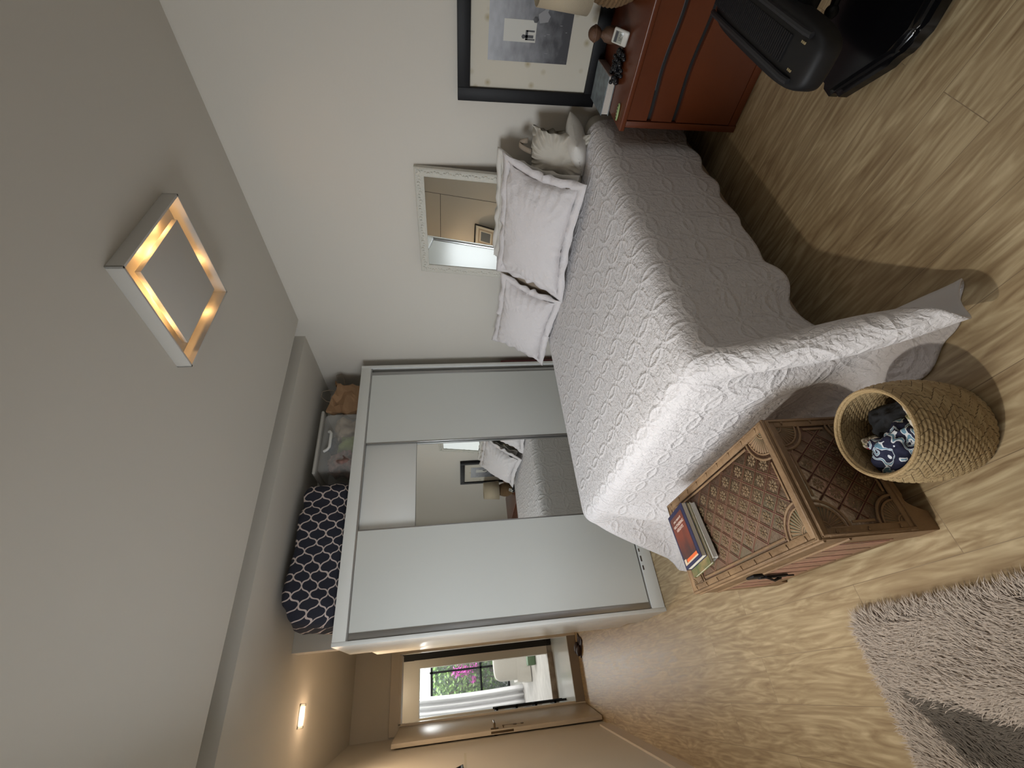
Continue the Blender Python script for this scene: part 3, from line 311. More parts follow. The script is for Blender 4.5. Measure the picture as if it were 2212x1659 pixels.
-14,11,78,-32,21,57,-43,19,55,-51,25,30,-65,17,4,-73,4,-12,-72,3,-14,-72,6,-11,-72,8,-9,-72,9,-7,-71,10,-7,-72,10,-5,-71,11,-4,-71,11,-2,-71,1703,1923,329,-3,7,79,-2,6,78,0,6,77,0,6,76,0,6,76,-7,7,74,-13,11,73,-20,19,69,-25,30,65,-24,45,54,
-18,59,45,-8,67,32,5,71,22,-4,70,19,1,71,12,2,73,8,1,73,5,0,73,4,1,73,3,1,73,2,0,73,1,0,72,2,1,73,0,0,72,1,0,73,1,0,72,0,0,72,1,1,72,0,0,72,0,0,72,1,0,72,0,0,72,0,0,72,0,0,72,1,0,72,0,0,71,0,0,72,0,0,72,0,0,72,1,1,71,0,0,72,0,0,72,1,0,72,0,
0,72,0,0,72,1,0,72,0,0,73,0,0,72,-1,0,74,-1,-1,72,-2,-1,74,-3,-1,72,-4,-2,74,-6,-2,73,-9,-1,72,-12,-1,70,-16,0,69,-21,-3,68,-27,9,65,-38,22,51,-51,29,29,-66,20,3,-72,4,-14,-74,-2,-15,-73,2,-15,-73,4,-14,-74,7,-11,-75,8,-11,-75,9,-10,-76,10,
-8,-77,1676,1855,309,0,6,85,2,5,82,3,6,81,-4,7,79,-11,10,77,-19,15,73,-25,23,68,-29,34,61,-27,47,51,-20,58,42,-7,68,30,7,70,22,21,69,17,16,68,13,1,71,11,0,71,8,-2,72,6,1,72,4,0,73,3,1,72,3,0,72,1,0,73,2,-1,72,1,0,72,1,0,72,1,-1,72,1,0,73,0,
0,72,1,0,72,0,0,71,0,0,72,1,0,72,0,-1,72,0,0,72,0,0,71,1,-1,72,0,0,72,0,0,71,1,-1,72,0,0,72,0,0,71,1,0,72,0,-1,72,1,0,71,1,-1,72,0,-1,72,1,-1,72,0,-3,72,0,-3,73,0,-1,72,-2,2,72,-4,5,72,-7,7,72,-8,2,71,-11,0,71,-12,-5,69,-15,-20,67,-17,-17,
68,-20,-5,69,-27,12,63,-38,27,50,-50,32,26,-64,24,2,-72,9,-12,-75,-8,-19,-74,-3,-17,-74,0,-17,-77,4,-15,-78,6,-15,-80,6,-14,-81,1648,1788,301,5,5,88,4,5,85,-4,7,83,-14,13,79,-23,19,74,-29,27,66,-31,39,59,-28,51,48,-19,62,39,-5,68,29,11,70,
21,27,65,17,36,61,17,6,70,12,0,70,10,-3,71,8,-4,70,6,1,71,4,2,71,3,2,72,3,0,72,2,-1,71,1,0,73,2,-1,71,1,0,73,0,-1,71,1,0,73,1,0,71,0,0,72,0,0,72,1,0,72,0,-1,72,0,0,71,1,-1,72,0,0,72,0,-1,71,0,-1,72,1,-1,72,0,0,71,1,-1,72,0,0,72,1,0,71,0,-1,
72,1,0,72,1,-2,71,0,-2,72,1,-4,71,1,-7,72,1,-7,71,0,-2,71,-2,3,71,-4,12,71,-8,15,68,-10,6,70,-11,0,69,-12,-3,70,-15,-24,65,-16,-31,62,-17,-22,67,-19,-3,69,-28,14,64,-38,29,48,-51,35,27,-64,28,4,-71,12,-12,-77,-2,-17,-76,-11,-20,-77,-5,-19,
-79,-1,-19,-82,2,-19,-83,1619,1722,308,7,3,86,-2,7,85,-14,14,81,-25,22,73,-31,33,65,-34,43,55,-29,55,43,-17,65,34,-1,70,26,15,68,21,34,62,19,45,52,23,25,67,15,-8,71,9,0,71,8,-9,69,8,-6,71,6,4,71,5,6,71,3,3,71,3,0,72,2,0,71,2,-1,72,1,0,72,2,
-1,72,1,0,71,1,-1,72,0,0,72,1,0,72,0,0,72,0,0,71,1,0,72,0,0,72,0,-1,71,1,-2,72,0,-1,72,0,-2,71,1,-1,72,0,-1,71,1,0,72,0,-1,71,1,0,72,0,0,71,1,-1,71,1,-2,72,1,-3,71,1,-9,71,1,-15,70,2,-13,70,2,-3,71,-2,6,71,-5,19,68,-10,25,66,-11,10,70,-13,0,
70,-13,-2,70,-15,-21,67,-16,-36,59,-16,-37,60,-17,-20,67,-21,-3,69,-27,18,63,-38,32,48,-50,37,25,-63,31,5,-72,16,-10,-76,1,-18,-79,-9,-19,-78,-13,-21,-79,-6,-21,-83,1589,1658,328,2,5,83,-13,14,80,-26,26,72,-33,36,61,-33,50,49,-27,59,39,-13,
68,29,3,71,23,20,68,21,38,59,21,49,46,26,39,58,21,-3,72,8,-8,70,9,-1,71,8,-16,68,8,-6,70,6,8,71,5,9,70,3,4,71,3,1,71,2,-1,72,2,-1,71,1,0,72,2,-1,71,1,0,72,1,-1,72,0,0,71,1,0,72,0,0,72,1,1,71,0,0,72,1,-1,72,0,-1,71,0,-2,72,0,-2,71,0,-3,72,1,
-1,71,1,-1,72,0,-1,71,1,-1,72,0,0,71,0,0,72,1,-1,71,1,-3,71,1,-6,71,2,-15,70,2,-24,68,4,-15,69,2,-2,72,-2,8,70,-6,25,66,-10,35,61,-13,15,69,-13,0,69,-14,0,70,-15,-15,68,-15,-35,61,-16,-42,55,-16,-36,60,-18,-20,68,-21,-1,70,-28,20,63,-38,33,
47,-49,39,26,-63,31,6,-71,18,-8,-76,5,-16,-78,-8,-20,-78,-13,-21,-77,1551,1596,360,-12,15,75,-26,28,66,-33,43,53,-31,54,42,-22,63,31,-8,70,23,10,70,19,25,66,20,41,55,23,49,45,29,46,49,26,23,68,15,-22,70,7,-7,71,7,-7,70,7,-20,68,8,-2,71,6,11,
70,4,12,70,4,5,71,3,0,72,2,0,71,2,-2,71,1,0,72,2,-1,71,2,0,72,1,0,72,0,-1,71,0,0,72,1,0,72,0,1,71,1,0,72,1,0,71,0,-1,72,-1,-3,71,0,-4,71,1,-3,72,1,-2,71,1,-2,72,1,-1,71,-1,0,71,1,-1,72,0,0,71,1,-1,71,1,-5,72,2,-11,70,2,-23,68,4,-28,65,5,-16,
70,2,-1,72,-3,11,70,-6,29,65,-11,41,57,-14,23,67,-14,2,70,-15,0,70,-15,-11,69,-15,-31,63,-16,-41,56,-16,-44,54,-18,-35,61,-19,-17,68,-21,0,70,-26,21,62,-36,35,47,-49,38,26,-59,32,7,-69,21,-5,-73,8,-14,-74,-3,-19,-74,1499,1545,376,-26,31,63,
-32,47,46,-27,60,33,-15,67,25,0,71,19,15,69,17,30,64,19,42,55,24,51,41,31,47,46,29,34,62,19,4,73,11,-32,66,5,-6,71,6,-18,68,7,-19,68,7,4,72,6,16,69,5,13,70,5,4,71,2,0,71,1,-1,71,2,-2,71,2,-1,72,2,0,71,3,1,71,0,-1,72,0,-1,72,0,-1,71,0,1,72,1,
1,71,1,1,72,2,0,71,-1,-1,72,-1,-4,71,0,-5,71,1,-4,72,1,-3,71,1,-2,71,1,-1,72,0,-1,71,-1,-1,72,1,0,71,1,-3,71,1,-8,71,3,-16,70,3,-29,65,5,-31,65,6,-16,70,2,0,71,-3,13,71,-7,33,62,-11,47,53,-15,31,63,-14,4,70,-16,0,70,-15,-6,69,-15,-27,65,-16,
-39,58,-16,-44,53,-18,-44,55,-18,-32,63,-18,-16,69,-21,3,69,-26,22,62,-35,34,47,-47,37,27,-60,32,10,-66,22,-5,-71,11,-12,-72,1445,1481,361,-34,59,44,-26,69,29,-11,75,18,6,75,17,22,71,18,34,64,19,44,55,25,49,44,31,51,42,33,39,58,21,18,70,14,
-12,71,9,-35,64,5,-12,70,5,-26,67,7,-9,71,6,9,71,6,18,69,6,12,70,5,2,71,1,0,72,1,-1,71,2,-1,71,2,-2,72,3,0,71,3,2,72,0,-1,71,0,-1,72,-1,-3,71,1,1,72,1,3,71,1,1,72,2,0,71,-1,-1,72,-1,-3,71,-1,-7,71,1,-7,71,1,-4,71,3,-2,71,1,-1,72,-1,-2,71,-1,
-1,72,0,-1,71,1,-6,71,3,-10,71,4,-22,68,4,-35,62,7,-31,65,5,-16,70,1,1,72,-3,17,70,-7,36,61,-11,50,50,-15,37,59,-16,10,70,-16,0,69,-16,-3,70,-16,-25,66,-15,-35,60,-16,-42,55,-18,-45,53,-18,-42,57,-18,-31,65,-18,-13,70,-20,6,72,-26,25,62,-38,
36,47,-52,39,26,-62,34,8,-72,24,-5,-76,1383,1448,330,-26,79,21,-5,84,13,15,80,13,28,73,18,36,66,24,45,57,26,50,46,32,52,41,33,43,56,23,23,68,15,3,73,10,-25,67,9,-33,64,5,-27,66,5,-20,69,6,0,72,5,15,70,6,21,68,8,6,71,4,0,72,1,0,71,0,0,71,2,
-2,71,2,-3,72,4,1,71,3,2,71,1,0,71,-2,-1,72,0,-4,71,0,-1,72,1,4,71,2,3,72,3,1,71,-2,-1,72,-2,-3,71,-1,-9,71,1,-9,71,2,-6,71,3,-2,71,2,-2,72,-2,-3,71,-1,-1,71,0,-3,72,1,-9,71,3,-14,70,6,-27,66,6,-38,60,7,-31,65,5,-15,71,0,3,71,-4,19,69,-7,40,
60,-10,53,46,-15,44,55,-17,14,68,-17,0,70,-17,0,70,-16,-23,66,-14,-34,61,-15,-37,58,-19,-42,56,-18,-45,53,-18,-42,59,-18,-28,68,-17,-12,74,-19,10,72,-29,27,63,-44,38,47,-55,42,24,-68,36,6,-76,1331,1447,270,6,88,6,23,81,11,34,74,18,40,67,25,
44,58,33,49,49,33,51,44,33,45,55,23,29,67,13,9,73,10,-11,71,9,-31,65,11,-41,61,5,-28,66,4,-9,72,3,9,72,5,21,68,9,13,70,7,0,72,5,0,71,-1,0,72,0,0,71,1,-1,71,3,-5,71,4,0,72,5,5,71,0,0,72,-2,0,71,-1,-3,72,0,-6,71,1,3,72,3,6,71,4,1,71,-3,0,72,
-3,-2,71,-1,-9,71,1,-12,70,2,-10,71,4,-3,71,3,-1,72,-3,-4,71,-2,-3,71,0,-6,72,2,-12,70,5,-18,69,7,-32,64,8,-40,60,8,-31,64,4,-13,71,-2,6,72,-5,24,67,-8,43,57,-8,55,44,-15,49,52,-17,19,66,-19,0,70,-18,0,69,-16,-21,67,-15,-34,61,-13,-34,60,
-19,-36,59,-19,-40,58,-18,-46,55,-18,-41,60,-15,-29,70,-15,-8,75,-23,11,74,-34,29,63,-46,41,43,-60,43,20,-72,1329,1464,196,32,82,8,40,72,19,44,65,28,45,57,34,44,50,40,49,50,32,46,60,22,29,67,15,13,68,-1,-6,73,8,-26,68,11,-40,59,14,-37,63,3,
-16,71,1,3,72,3,17,70,7,18,69,8,0,71,8,0,71,5,0,72,-2,0,71,-1,0,71,1,0,71,3,-7,71,4,0,71,7,7,71,0,0,72,-4,0,71,-2,0,72,0,-8,71,2,-2,72,4,7,71,5,3,72,-4,0,71,-4,0,72,-2,-9,71,1,-14,70,3,-13,70,5,-5,71,4,-2,72,-4,-6,71,-3,-6,71,0,-10,71,3,-15,
69,6,-23,68,10,-36,61,10,-42,58,8,-27,67,1,-10,71,-3,11,71,-7,29,66,-7,47,54,-7,59,39,-14,51,48,-18,21,67,-20,0,69,-19,0,69,-16,-21,67,-13,-34,61,-13,-34,60,-20,-31,61,-20,-30,60,-10,-37,58,-21,-49,58,-17,-44,62,-15,-29,71,-17,-8,75,-28,10,
73,-34,32,61,-49,43,36,-63,1375,1489,132,48,66,22,47,59,32,45,54,39,42,53,41,40,59,33,41,66,24,26,71,17,12,48,-25,-3,73,1,-18,70,9,-37,61,17,-40,59,16,-21,70,-2,1,73,0,14,70,4,12,70,6,0,71,7,0,71,10,0,71,5,0,71,-4,0,71,-2,0,72,1,0,71,3,-6,
71,6,0,71,8,6,71,0,0,72,-5,0,71,-3,0,72,0,0,71,3,-8,72,4,2,72,7,6,71,-6,0,72,-5,0,71,-3,-6,71,1,-15,70,4,-17,69,7,-10,71,5,-2,72,-6,-9,71,-3,-12,70,-1,-15,70,5,-22,67,10,-27,65,14,-34,62,9,-43,57,8,-26,68,-1,-2,72,-7,19,69,-9,38,61,-7,53,48,
-3,53,45,-15,57,43,-17,20,65,-23,0,68,-20,0,70,-17,-26,65,-12,-34,62,-10,-33,60,-21,-31,61,-21,-29,63,-16,-17,50,13,-36,59,-25,-49,62,-22,-47,60,-20,-32,68,-23,-15,74,-25,8,73,-35,31,60,-49,1456,1501,111,46,53,36,44,53,39,40,58,33,34,64,26,
25,69,25,21,72,21,10,37,-33,-5,62,-21,-13,71,4,-23,66,13,-43,56,19,-21,69,14,1,72,-3,11,71,0,1,70,1,0,71,5,0,70,9,0,71,10,0,70,7,0,72,-6,0,71,-3,0,71,0,0,70,4,0,71,7,0,71,10,0,72,-1,0,71,-6,0,71,-4,0,72,0,0,71,3,0,72,6,-4,71,8,4,72,-7,0,72,
-7,0,71,-4,-5,72,1,-15,70,5,-19,69,8,-16,69,7,-7,72,-7,-15,70,-4,-18,69,1,-23,67,8,-30,64,16,-35,57,24,-26,66,2,-40,60,5,-17,71,-7,11,71,-13,30,64,-9,48,54,-5,60,39,5,59,40,-14,43,53,-23,15,66,-25,0,69,-21,-8,68,-17,-29,65,-8,-34,63,-9,-33,
59,-23,-32,60,-22,-30,62,-18,-19,61,4,-8,44,21,-35,59,-26,-46,60,-28,-41,57,-28,-41,61,-23,-20,71,-22,-1,73,-31,1518,1471,120,46,63,27,43,67,23,29,72,19,21,74,23,13,72,29,4,33,-32,-11,50,-33,-19,65,-13,-12,69,4,-17,68,14,-31,62,19,3,70,16,1,
70,-5,-3,71,-3,-1,70,0,0,70,5,0,70,10,0,70,13,0,71,7,0,71,-8,0,71,-5,0,71,0,0,70,5,0,71,9,0,71,11,0,72,-1,0,71,-8,0,72,-5,0,71,-1,0,71,4,0,72,8,0,72,10,0,72,-9,0,72,-9,0,72,-5,-6,72,0,-16,70,6,-20,69,11,-21,68,9,-18,70,-7,-23,68,-3,-27,66,4,
-31,63,13,-34,59,23,-35,57,29,-31,64,6,-25,68,-10,1,71,-19,27,66,-16,46,55,-7,55,45,4,53,48,4,62,36,-11,41,55,-28,2,66,-29,-2,68,-24,-24,67,-13,-32,64,-4,-31,64,-7,-37,58,-24,-36,58,-21,-35,60,-16,-22,64,-2,-6,57,14,3,43,21,-40,58,-35,-45,
56,-35,-42,60,-28,-41,65,-22,-42,72,-5,1566,1437,108,45,82,11,29,84,12,18,83,19,10,77,27,-1,35,-15,-16,43,-30,-29,56,-25,-23,66,-8,-10,71,2,-3,70,6,-9,68,19,0,69,19,-6,70,-8,-10,70,-3,0,70,-1,2,70,5,7,69,10,8,70,14,5,70,8,1,71,-11,2,70,-6,5,
71,-2,0,71,6,2,71,11,-4,71,14,0,71,-2,3,71,-10,0,71,-7,0,71,-1,0,72,5,-2,71,10,-3,72,13,3,72,-12,-6,72,-11,-4,73,-6,-13,71,1,-20,70,9,-18,69,13,-23,68,11,-31,67,-7,-32,65,0,-36,61,9,-36,58,20,-37,54,31,-30,62,24,-24,68,0,-8,72,-23,23,65,-24,
44,56,-13,56,44,1,61,37,17,53,48,7,54,46,-23,25,61,-37,-7,66,-31,-23,67,-20,-32,64,-7,-31,65,-2,-31,64,-5,-42,55,-23,-42,55,-18,-39,60,-15,-25,65,-3,-6,65,7,7,55,16,0,42,9,-51,53,-40,-57,58,-27,-58,66,-2,-48,76,0,1607,1432,69,21,98,1,19,91,
16,9,83,25,-12,35,-14,-14,44,-6,-32,48,-20,-37,59,-16,-24,69,-7,-8,71,2,1,72,1,5,70,11,4,70,20,-14,70,-7,-8,70,-6,-4,70,0,2,70,7,10,69,9,14,70,13,11,69,5,0,71,-13,1,71,-8,2,72,-2,5,70,5,7,71,11,7,71,15,-1,71,-2,-7,70,-12,-5,71,-6,-1,71,-1,3,
71,5,7,71,10,4,72,15,-7,71,-14,-13,71,-10,-14,72,-4,-12,71,1,-14,71,8,-16,70,15,-26,66,15,-41,61,-3,-36,62,2,-42,57,15,-40,51,29,-32,60,25,-20,69,17,-10,71,-10,16,67,-32,44,53,-23,59,43,-4,61,34,15,58,38,19,50,55,4,38,54,-36,1,63,-43,-28,63,
-26,-35,63,-11,-34,64,0,-28,66,-2,-30,66,-4,-49,52,-17,-47,53,-14,-43,58,-9,-28,66,-3,-8,69,3,8,64,8,4,50,5,-7,37,-3,-67,55,-17,-63,66,0,-58,75,0,1617,1455,22,6,102,9,7,90,24,-25,32,-12,-20,42,-4,-15,48,1,-39,53,-12,-41,62,-8,-26,70,-2,-8,
72,0,3,72,1,11,72,3,14,72,12,-19,71,-6,-14,71,-3,-5,71,1,4,71,2,15,69,7,22,69,10,16,69,2,-6,72,-13,-5,71,-6,2,71,-3,6,70,5,13,70,9,17,70,11,-4,71,-2,-15,70,-8,-10,70,-5,-2,71,0,7,70,4,14,70,7,17,71,11,-18,71,-11,-19,69,-8,-15,69,-4,-14,69,3,
-8,71,5,-9,71,13,-19,70,13,-47,58,-1,-47,57,5,-47,48,24,-41,53,29,-23,67,17,-9,73,13,11,70,-19,44,53,-35,62,37,-12,65,30,9,61,29,26,57,49,10,40,65,-6,10,62,-47,-32,60,-36,-44,58,-12,-39,60,-3,-32,64,2,-27,68,-1,-28,66,-2,-56,49,-10,-52,51,
-3,-46,57,0,-29,67,0,-11,72,0,8,71,0,1,56,0,-13,42,0,-5,39,0,-64,60,0,-63,74,0,1582,1497,16,10,98,0,-41,25,0,-30,37,0,-18,47,0,-10,54,0,-40,57,0,-43,63,0,-26,71,0,-8,73,0,4,73,0,13,73,0,20,73,0,-24,71,0,-17,72,0,-7,72,0,6,72,0,18,70,0,28,69,
0,18,69,0,-14,73,0,-7,71,0,0,70,0,7,69,0,17,70,0,25,69,0,-5,70,0,-22,70,0,-14,70,0,-2,69,0,9,69,0,21,69,0,25,71,0,-25,69,0,-25,65,0,-20,67,0,-13,66,7,-3,69,-7,2,72,0,-12,72,4,-51,56,-1,-49,54,5,-43,53,17,-40,52,33,-15,71,12,14,76,0,41,58,
-22,69,30,-22,70,23,3,65,21,24,60,39,13,48,62,-3,17,77,-16,-35,60,-40,-54,52,-7,-47,55,0,-39,60,0,-30,65,0,-24,70,0,-27,68,0,-60,46,0,-54,50,0,-46,57,0,-31,66,0,-12,73,0,6,75,0,-2,61,0,-20,45,0,-9,44,0,3,43,0,-56,63,0,1552,1548,16,-52,19,0,
-42,30,0,-26,42,0,-14,52,0,-4,58,0,-38,59,0,-45,65,0,-24,70,0,7,74,0,-10,73,0,14,75,0,23,74,0,-27,74,0,-20,73,0,-8,74,0,5,72,0,21,73,0,31,68,0,19,70,0,-16,73,0,0,71,0,0,68,28,0,67,-28,14,70,0,29,67,0,-6,70,0,-26,68,0,-11,71,0,0,68,0,3,71,0,
23,67,0,31,69,0,-30,64,0,-27,66,0,0,58,48,-26,71,-7,-9,57,-41,7,73,0,-5,67,0,-57,51,0,-50,49,0,-42,58,0,-22,70,0,12,74,0,49,63,0,63,37,0,76,11,0,70,20,3,66,32,5,50,54,-5,16,75,-3,-23,75,0,-57,51,0,-55,49,0,-48,53,0,-39,60,0,-28,66,0,-21,71,
0,-24,70,0,-63,44,0,-57,48,0,-47,55,0,-31,67,0,-12,74,0,5,78,0,-6,63,0,-27,46,0,-15,45,0,0,48,0,16,45,0,
]

# ------------------------------------------------ materials
WALL = mat('wall_paint', (.66, .625, .56), .85, bump=(60, .05), vary=(1.2, .25, (.62, .58, .52)))
CEIL = mat('ceiling_paint', (.60, .57, .51), .9)
DOORP = mat('cream_gloss_paint', (.62, .56, .47), .38, vary=(3, .3, (.55, .49, .40)))
WHITE = mat('white_lacquer', (.78, .79, .76), .28)
WGLASS = mat('white_glass_panel', (.70, .72, .69), .30)
ALU = mat('brushed_aluminium', (.42, .42, .42), .38, 1.0)
DARK = mat('dark_gap', (.012, .011, .01), .6)
MIRROR = mat('mirror_glass', (.88, .90, .88), .01, 1.0)
BLACK = mat('black_satin', (.006, .006, .007), .5, Specular_IOR_Level=.25)
BLACKG = mat('black_gloss', (.008, .008, .010), .12)

def wood_floor():
    m = mat('wood_plank_floor', (.4, .3, .2), .42); n, l = nodes(m); b = n['Principled BSDF']
    tc = n.new('ShaderNodeTexCoord'); mp = n.new('ShaderNodeMapping'); mp.inputs['Rotation'].default_value = (0, 0, PI / 2)
    l.new(tc.outputs['Object'], mp.inputs[0])
    br = n.new('ShaderNodeTexBrick'); br.inputs['Scale'].default_value = 1; br.inputs['Brick Width'].default_value = 1.2
    br.inputs['Row Height'].default_value = .185; br.inputs['Mortar Size'].default_value = .0012; br.inputs['Mortar Smooth'].default_value = .3
    br.inputs['Color1'].default_value = (0, 0, 0, 1); br.inputs['Color2'].default_value = (1, 1, 1, 1); br.inputs['Mortar'].default_value = (.5, .5, .5, 1)
    br.offset = .37
    l.new(mp.outputs[0], br.inputs[0])
    # per plank offset of the grain
    add = n.new('ShaderNodeVectorMath'); add.operation = 'MULTIPLY_ADD'
    l.new(br.outputs['Color'], add.inputs[0]); add.inputs[1].default_value = (7, 3, 5); l.new(mp.outputs[0], add.inputs[2])
    m2 = n.new('ShaderNodeMapping'); m2.inputs['Scale'].default_value = (1.3, 8, 1); l.new(add.outputs[0], m2.inputs[0])
    n1 = n.new('ShaderNodeTexNoise'); n1.inputs['Scale'].default_value = 2.2; n1.inputs['Detail'].default_value = 8; n1.inputs['Distortion'].default_value = 2.6
    l.new(m2.outputs[0], n1.inputs[0])
    m3 = n.new('ShaderNodeMapping'); m3.inputs['Scale'].default_value = (1.6, 30, 1); l.new(add.outputs[0], m3.inputs[0])
    n2 = n.new('ShaderNodeTexNoise'); n2.inputs['Scale'].default_value = 3; n2.inputs['Detail'].default_value = 5; l.new(m3.outputs[0], n2.inputs[0])
    wv = n.new('ShaderNodeTexWave'); wv.wave_type = 'BANDS'; wv.bands_direction = 'Y'; wv.inputs['Scale'].default_value = 3.2
    wv.inputs['Distortion'].default_value = 14; wv.inputs['Detail'].default_value = 4; wv.inputs['Detail Scale'].default_value = .8
    m4 = n.new('ShaderNodeMapping'); m4.inputs['Scale'].default_value = (.6, 4.2, 1); l.new(add.outputs[0], m4.inputs[0]); l.new(m4.outputs[0], wv.inputs[0])
    s = math_(n, l, 'ADD', math_(n, l, 'MULTIPLY', n1.outputs['Fac'], .66), math_(n, l, 'MULTIPLY', n2.outputs['Fac'], .16))
    s = math_(n, l, 'ADD', s, math_(n, l, 'MULTIPLY_ADD', wv.outputs['Fac'], .07, .065))
    rp = n.new('ShaderNodeValToRGB'); e = rp.color_ramp.elements
    e[0].position = .30; e[0].color = (.20, .125, .06, 1); e[1].position = .70; e[1].color = (.56, .45, .275, 1)
    x = rp.color_ramp.elements.new(.5); x.color = (.365, .27, .15, 1)
    l.new(s, rp.inputs[0])
    c = mixc(n, l, math_(n, l, 'MULTIPLY', br.outputs['Color'], .12), rp.outputs[0], (.28, .2, .12))
    c = mixc(n, l, math_(n, l, 'MULTIPLY', br.outputs['Fac'], .6), c, (.12, .08, .05))
    l.new(c, b.inputs['Base Color'])
    bp = n.new('ShaderNodeBump'); bp.inputs['Strength'].default_value = .12; bp.inputs['Distance'].default_value = .004
    l.new(s, bp.inputs['Height']); l.new(bp.outputs[0], b.inputs['Normal'])
    l.new(math_(n, l, 'MULTIPLY_ADD', s, .25, .30), b.inputs['Roughness'])
    return m
FLOORM = wood_floor()

# ------------------------------------------------ room shell
HW = 2.68; CZ = 2.685
def lx(y): return -.53 + .082 * (y - 3.73)      # inner face of the left wall
bm = B(); bx(bm, -1.4, 2.9, -2.0, 6.355, -.12, 0); struct('floor', bm, FLOORM, smooth=False)
bm = B(); bx(bm, -1.3, 2.9, -2.0, 2.83, CZ, CZ + .30); bx(bm, -1.3, 2.9, 3.03, 6.60, CZ, CZ + .30)
bx(bm, -1.3, 2.9, 2.79, 3.07, CZ + .17, CZ + .34)
struct('ceiling', bm, CEIL, smooth=False)
bm = B(); bx(bm, HW, HW + .15, -2.0, 6.5, -.12, CZ + .34)
struct('wall_right', bm, WALL, smooth=False)
bm = B(); bx(bm, .385, HW, 3.95, 4.10, 0, CZ); struct('wall_back', bm, WALL, smooth=False)
bm = B(); bx(bm, .62, .77, 4.10, 6.355, 0, CZ); struct('wall_corridor', bm, WALL, smooth=False)
# left wall with the window opening (out of frame)
bm = B(); T = .16
def lwall(y0, y1, z0, z1):
    prism(bm, [(lx(y0), y0), (lx(y1), y1), (lx(y1) - T, y1), (lx(y0) - T, y0)], 'z', z0, z1)
lwall(-2.0, 1.25, 0, CZ); lwall(2.85, 6.45, 0, CZ); lwall(1.25, 2.85, 0, 1.15); lwall(1.25, 2.85, 2.3, CZ)
struct('wall_left', bm, WALL, smooth=False)
bm = B()
for y in (1.26, 2.04, 2.79): prism(bm, [(lx(y) - .03, y), (lx(y + .05) - .03, y + .05), (lx(y + .05) - .09, y + .05), (lx(y) - .09, y)], 'z', 1.15, 2.3)
for z in (1.15, 2.25): prism(bm, [(lx(1.26) - .03, 1.26), (lx(2.84) - .03, 2.84), (lx(2.84) - .09, 2.84), (lx(1.26) - .09, 1.26)], 'z', z, z + .05)
w1_ = struct('window_1', bm, WHITE, smooth=False)
PANE = mat('window_glass', (.9, .95, .95), .02, Alpha=.06)
bm = B(); prism(bm, [(lx(1.27) - .055, 1.27), (lx(2.83) - .055, 2.83), (lx(2.83) - .058, 2.83), (lx(1.27) - .058, 1.27)], 'z', 1.17, 2.28); obj('window_pane', bm, PANE, w1_, smooth=False)
# rear wall behind the camera with a window added for the fill light
bm = B(); bx(bm, -1.3, -.35, -1.9, -1.75, 0, CZ); bx(bm, 2.2, 2.9, -1.9, -1.75, 0, CZ); bx(bm, -.35, 2.2, -1.9, -1.75, 0, .95); bx(bm, -.35, 2.2, -1.9, -1.75, 2.4, CZ)
struct('wall_rear', bm, WALL, smooth=False)
bm = B()
for x in (-.35, .88, 2.15): bx(bm, x, x + .05, -1.85, -1.80, .95, 2.4)
for z in (.95, 2.35): bx(bm, -.35, 2.2, -1.85, -1.80, z, z + .05)
w2_ = struct('window_rear_added', bm, WHITE, smooth=False)
bm = B(); bx(bm, -.33, 2.18, -1.828, -1.825, .97, 2.38); obj('window_pane', bm, PANE, w2_, smooth=False)
# baseboards
bm = B()
y0, y1 = 2.4, 5.45
prism(bm, [(lx(y0), y0), (lx(y1), y1), (lx(y1) + .016, y1), (lx(y0) + .016, y0)], 'z', 0, .10)
struct('baseboard_left', bm, mat('baseboard_paint', (.60, .52, .43), .5), smooth=False)
bm = B(); bx(bm, HW - .015, HW, -1.7, 3.95, 0, .09); struct('baseboard_right', bm, WHITE, smooth=False)
# flush panel joints on the left wall, seen in the mirrors
bm = B()
prism(bm, [(lx(3.235) - .002, 3.235), (lx(3.24) - .002, 3.24), (lx(3.24) + .0015, 3.24), (lx(3.235) + .0015, 3.235)], 'z', 0, CZ)
prism(bm, [(lx(3.24) - .002, 3.24), (lx(4.0) - .002, 4.0), (lx(4.0) + .0015, 4.0), (lx(3.24) + .0015, 3.24)], 'z', 2.31, 2.316)
struct('trim_1', bm, DARK, smooth=False)

# door wall at the end of the corridor: opening x -.20 .. .47, z .0 .. 2.15
YD = 6.355
bm = B()
bx(bm, -.6, -.215, YD, YD + .13, 0, CZ); bx(bm, .49, .75, YD, YD + .13, 0, CZ); bx(bm, -.215, .49, YD, YD + .13, 2.16, CZ)
struct('wall_corridor_end', bm, WALL, smooth=False)
bm = B()
bx(bm, -.30, -.205, YD - .02, YD, 0, 2.27, .004); bx(bm, .484, .57, YD - .02, YD, 0, 2.27, .004); bx(bm, -.30, .56, YD - .021, YD, 2.165, 2.27, .004)
bx(bm, -.215, -.19, YD - .02, YD + .14, .12, 2.165); bx(bm, .484, .495, YD - .02, YD + .13, .12, 2.165); bx(bm, -.2, .47, YD - .02, YD + .14, 2.14, 2.165)
struct('trim_door_casing', bm, DOORP, smooth=False)
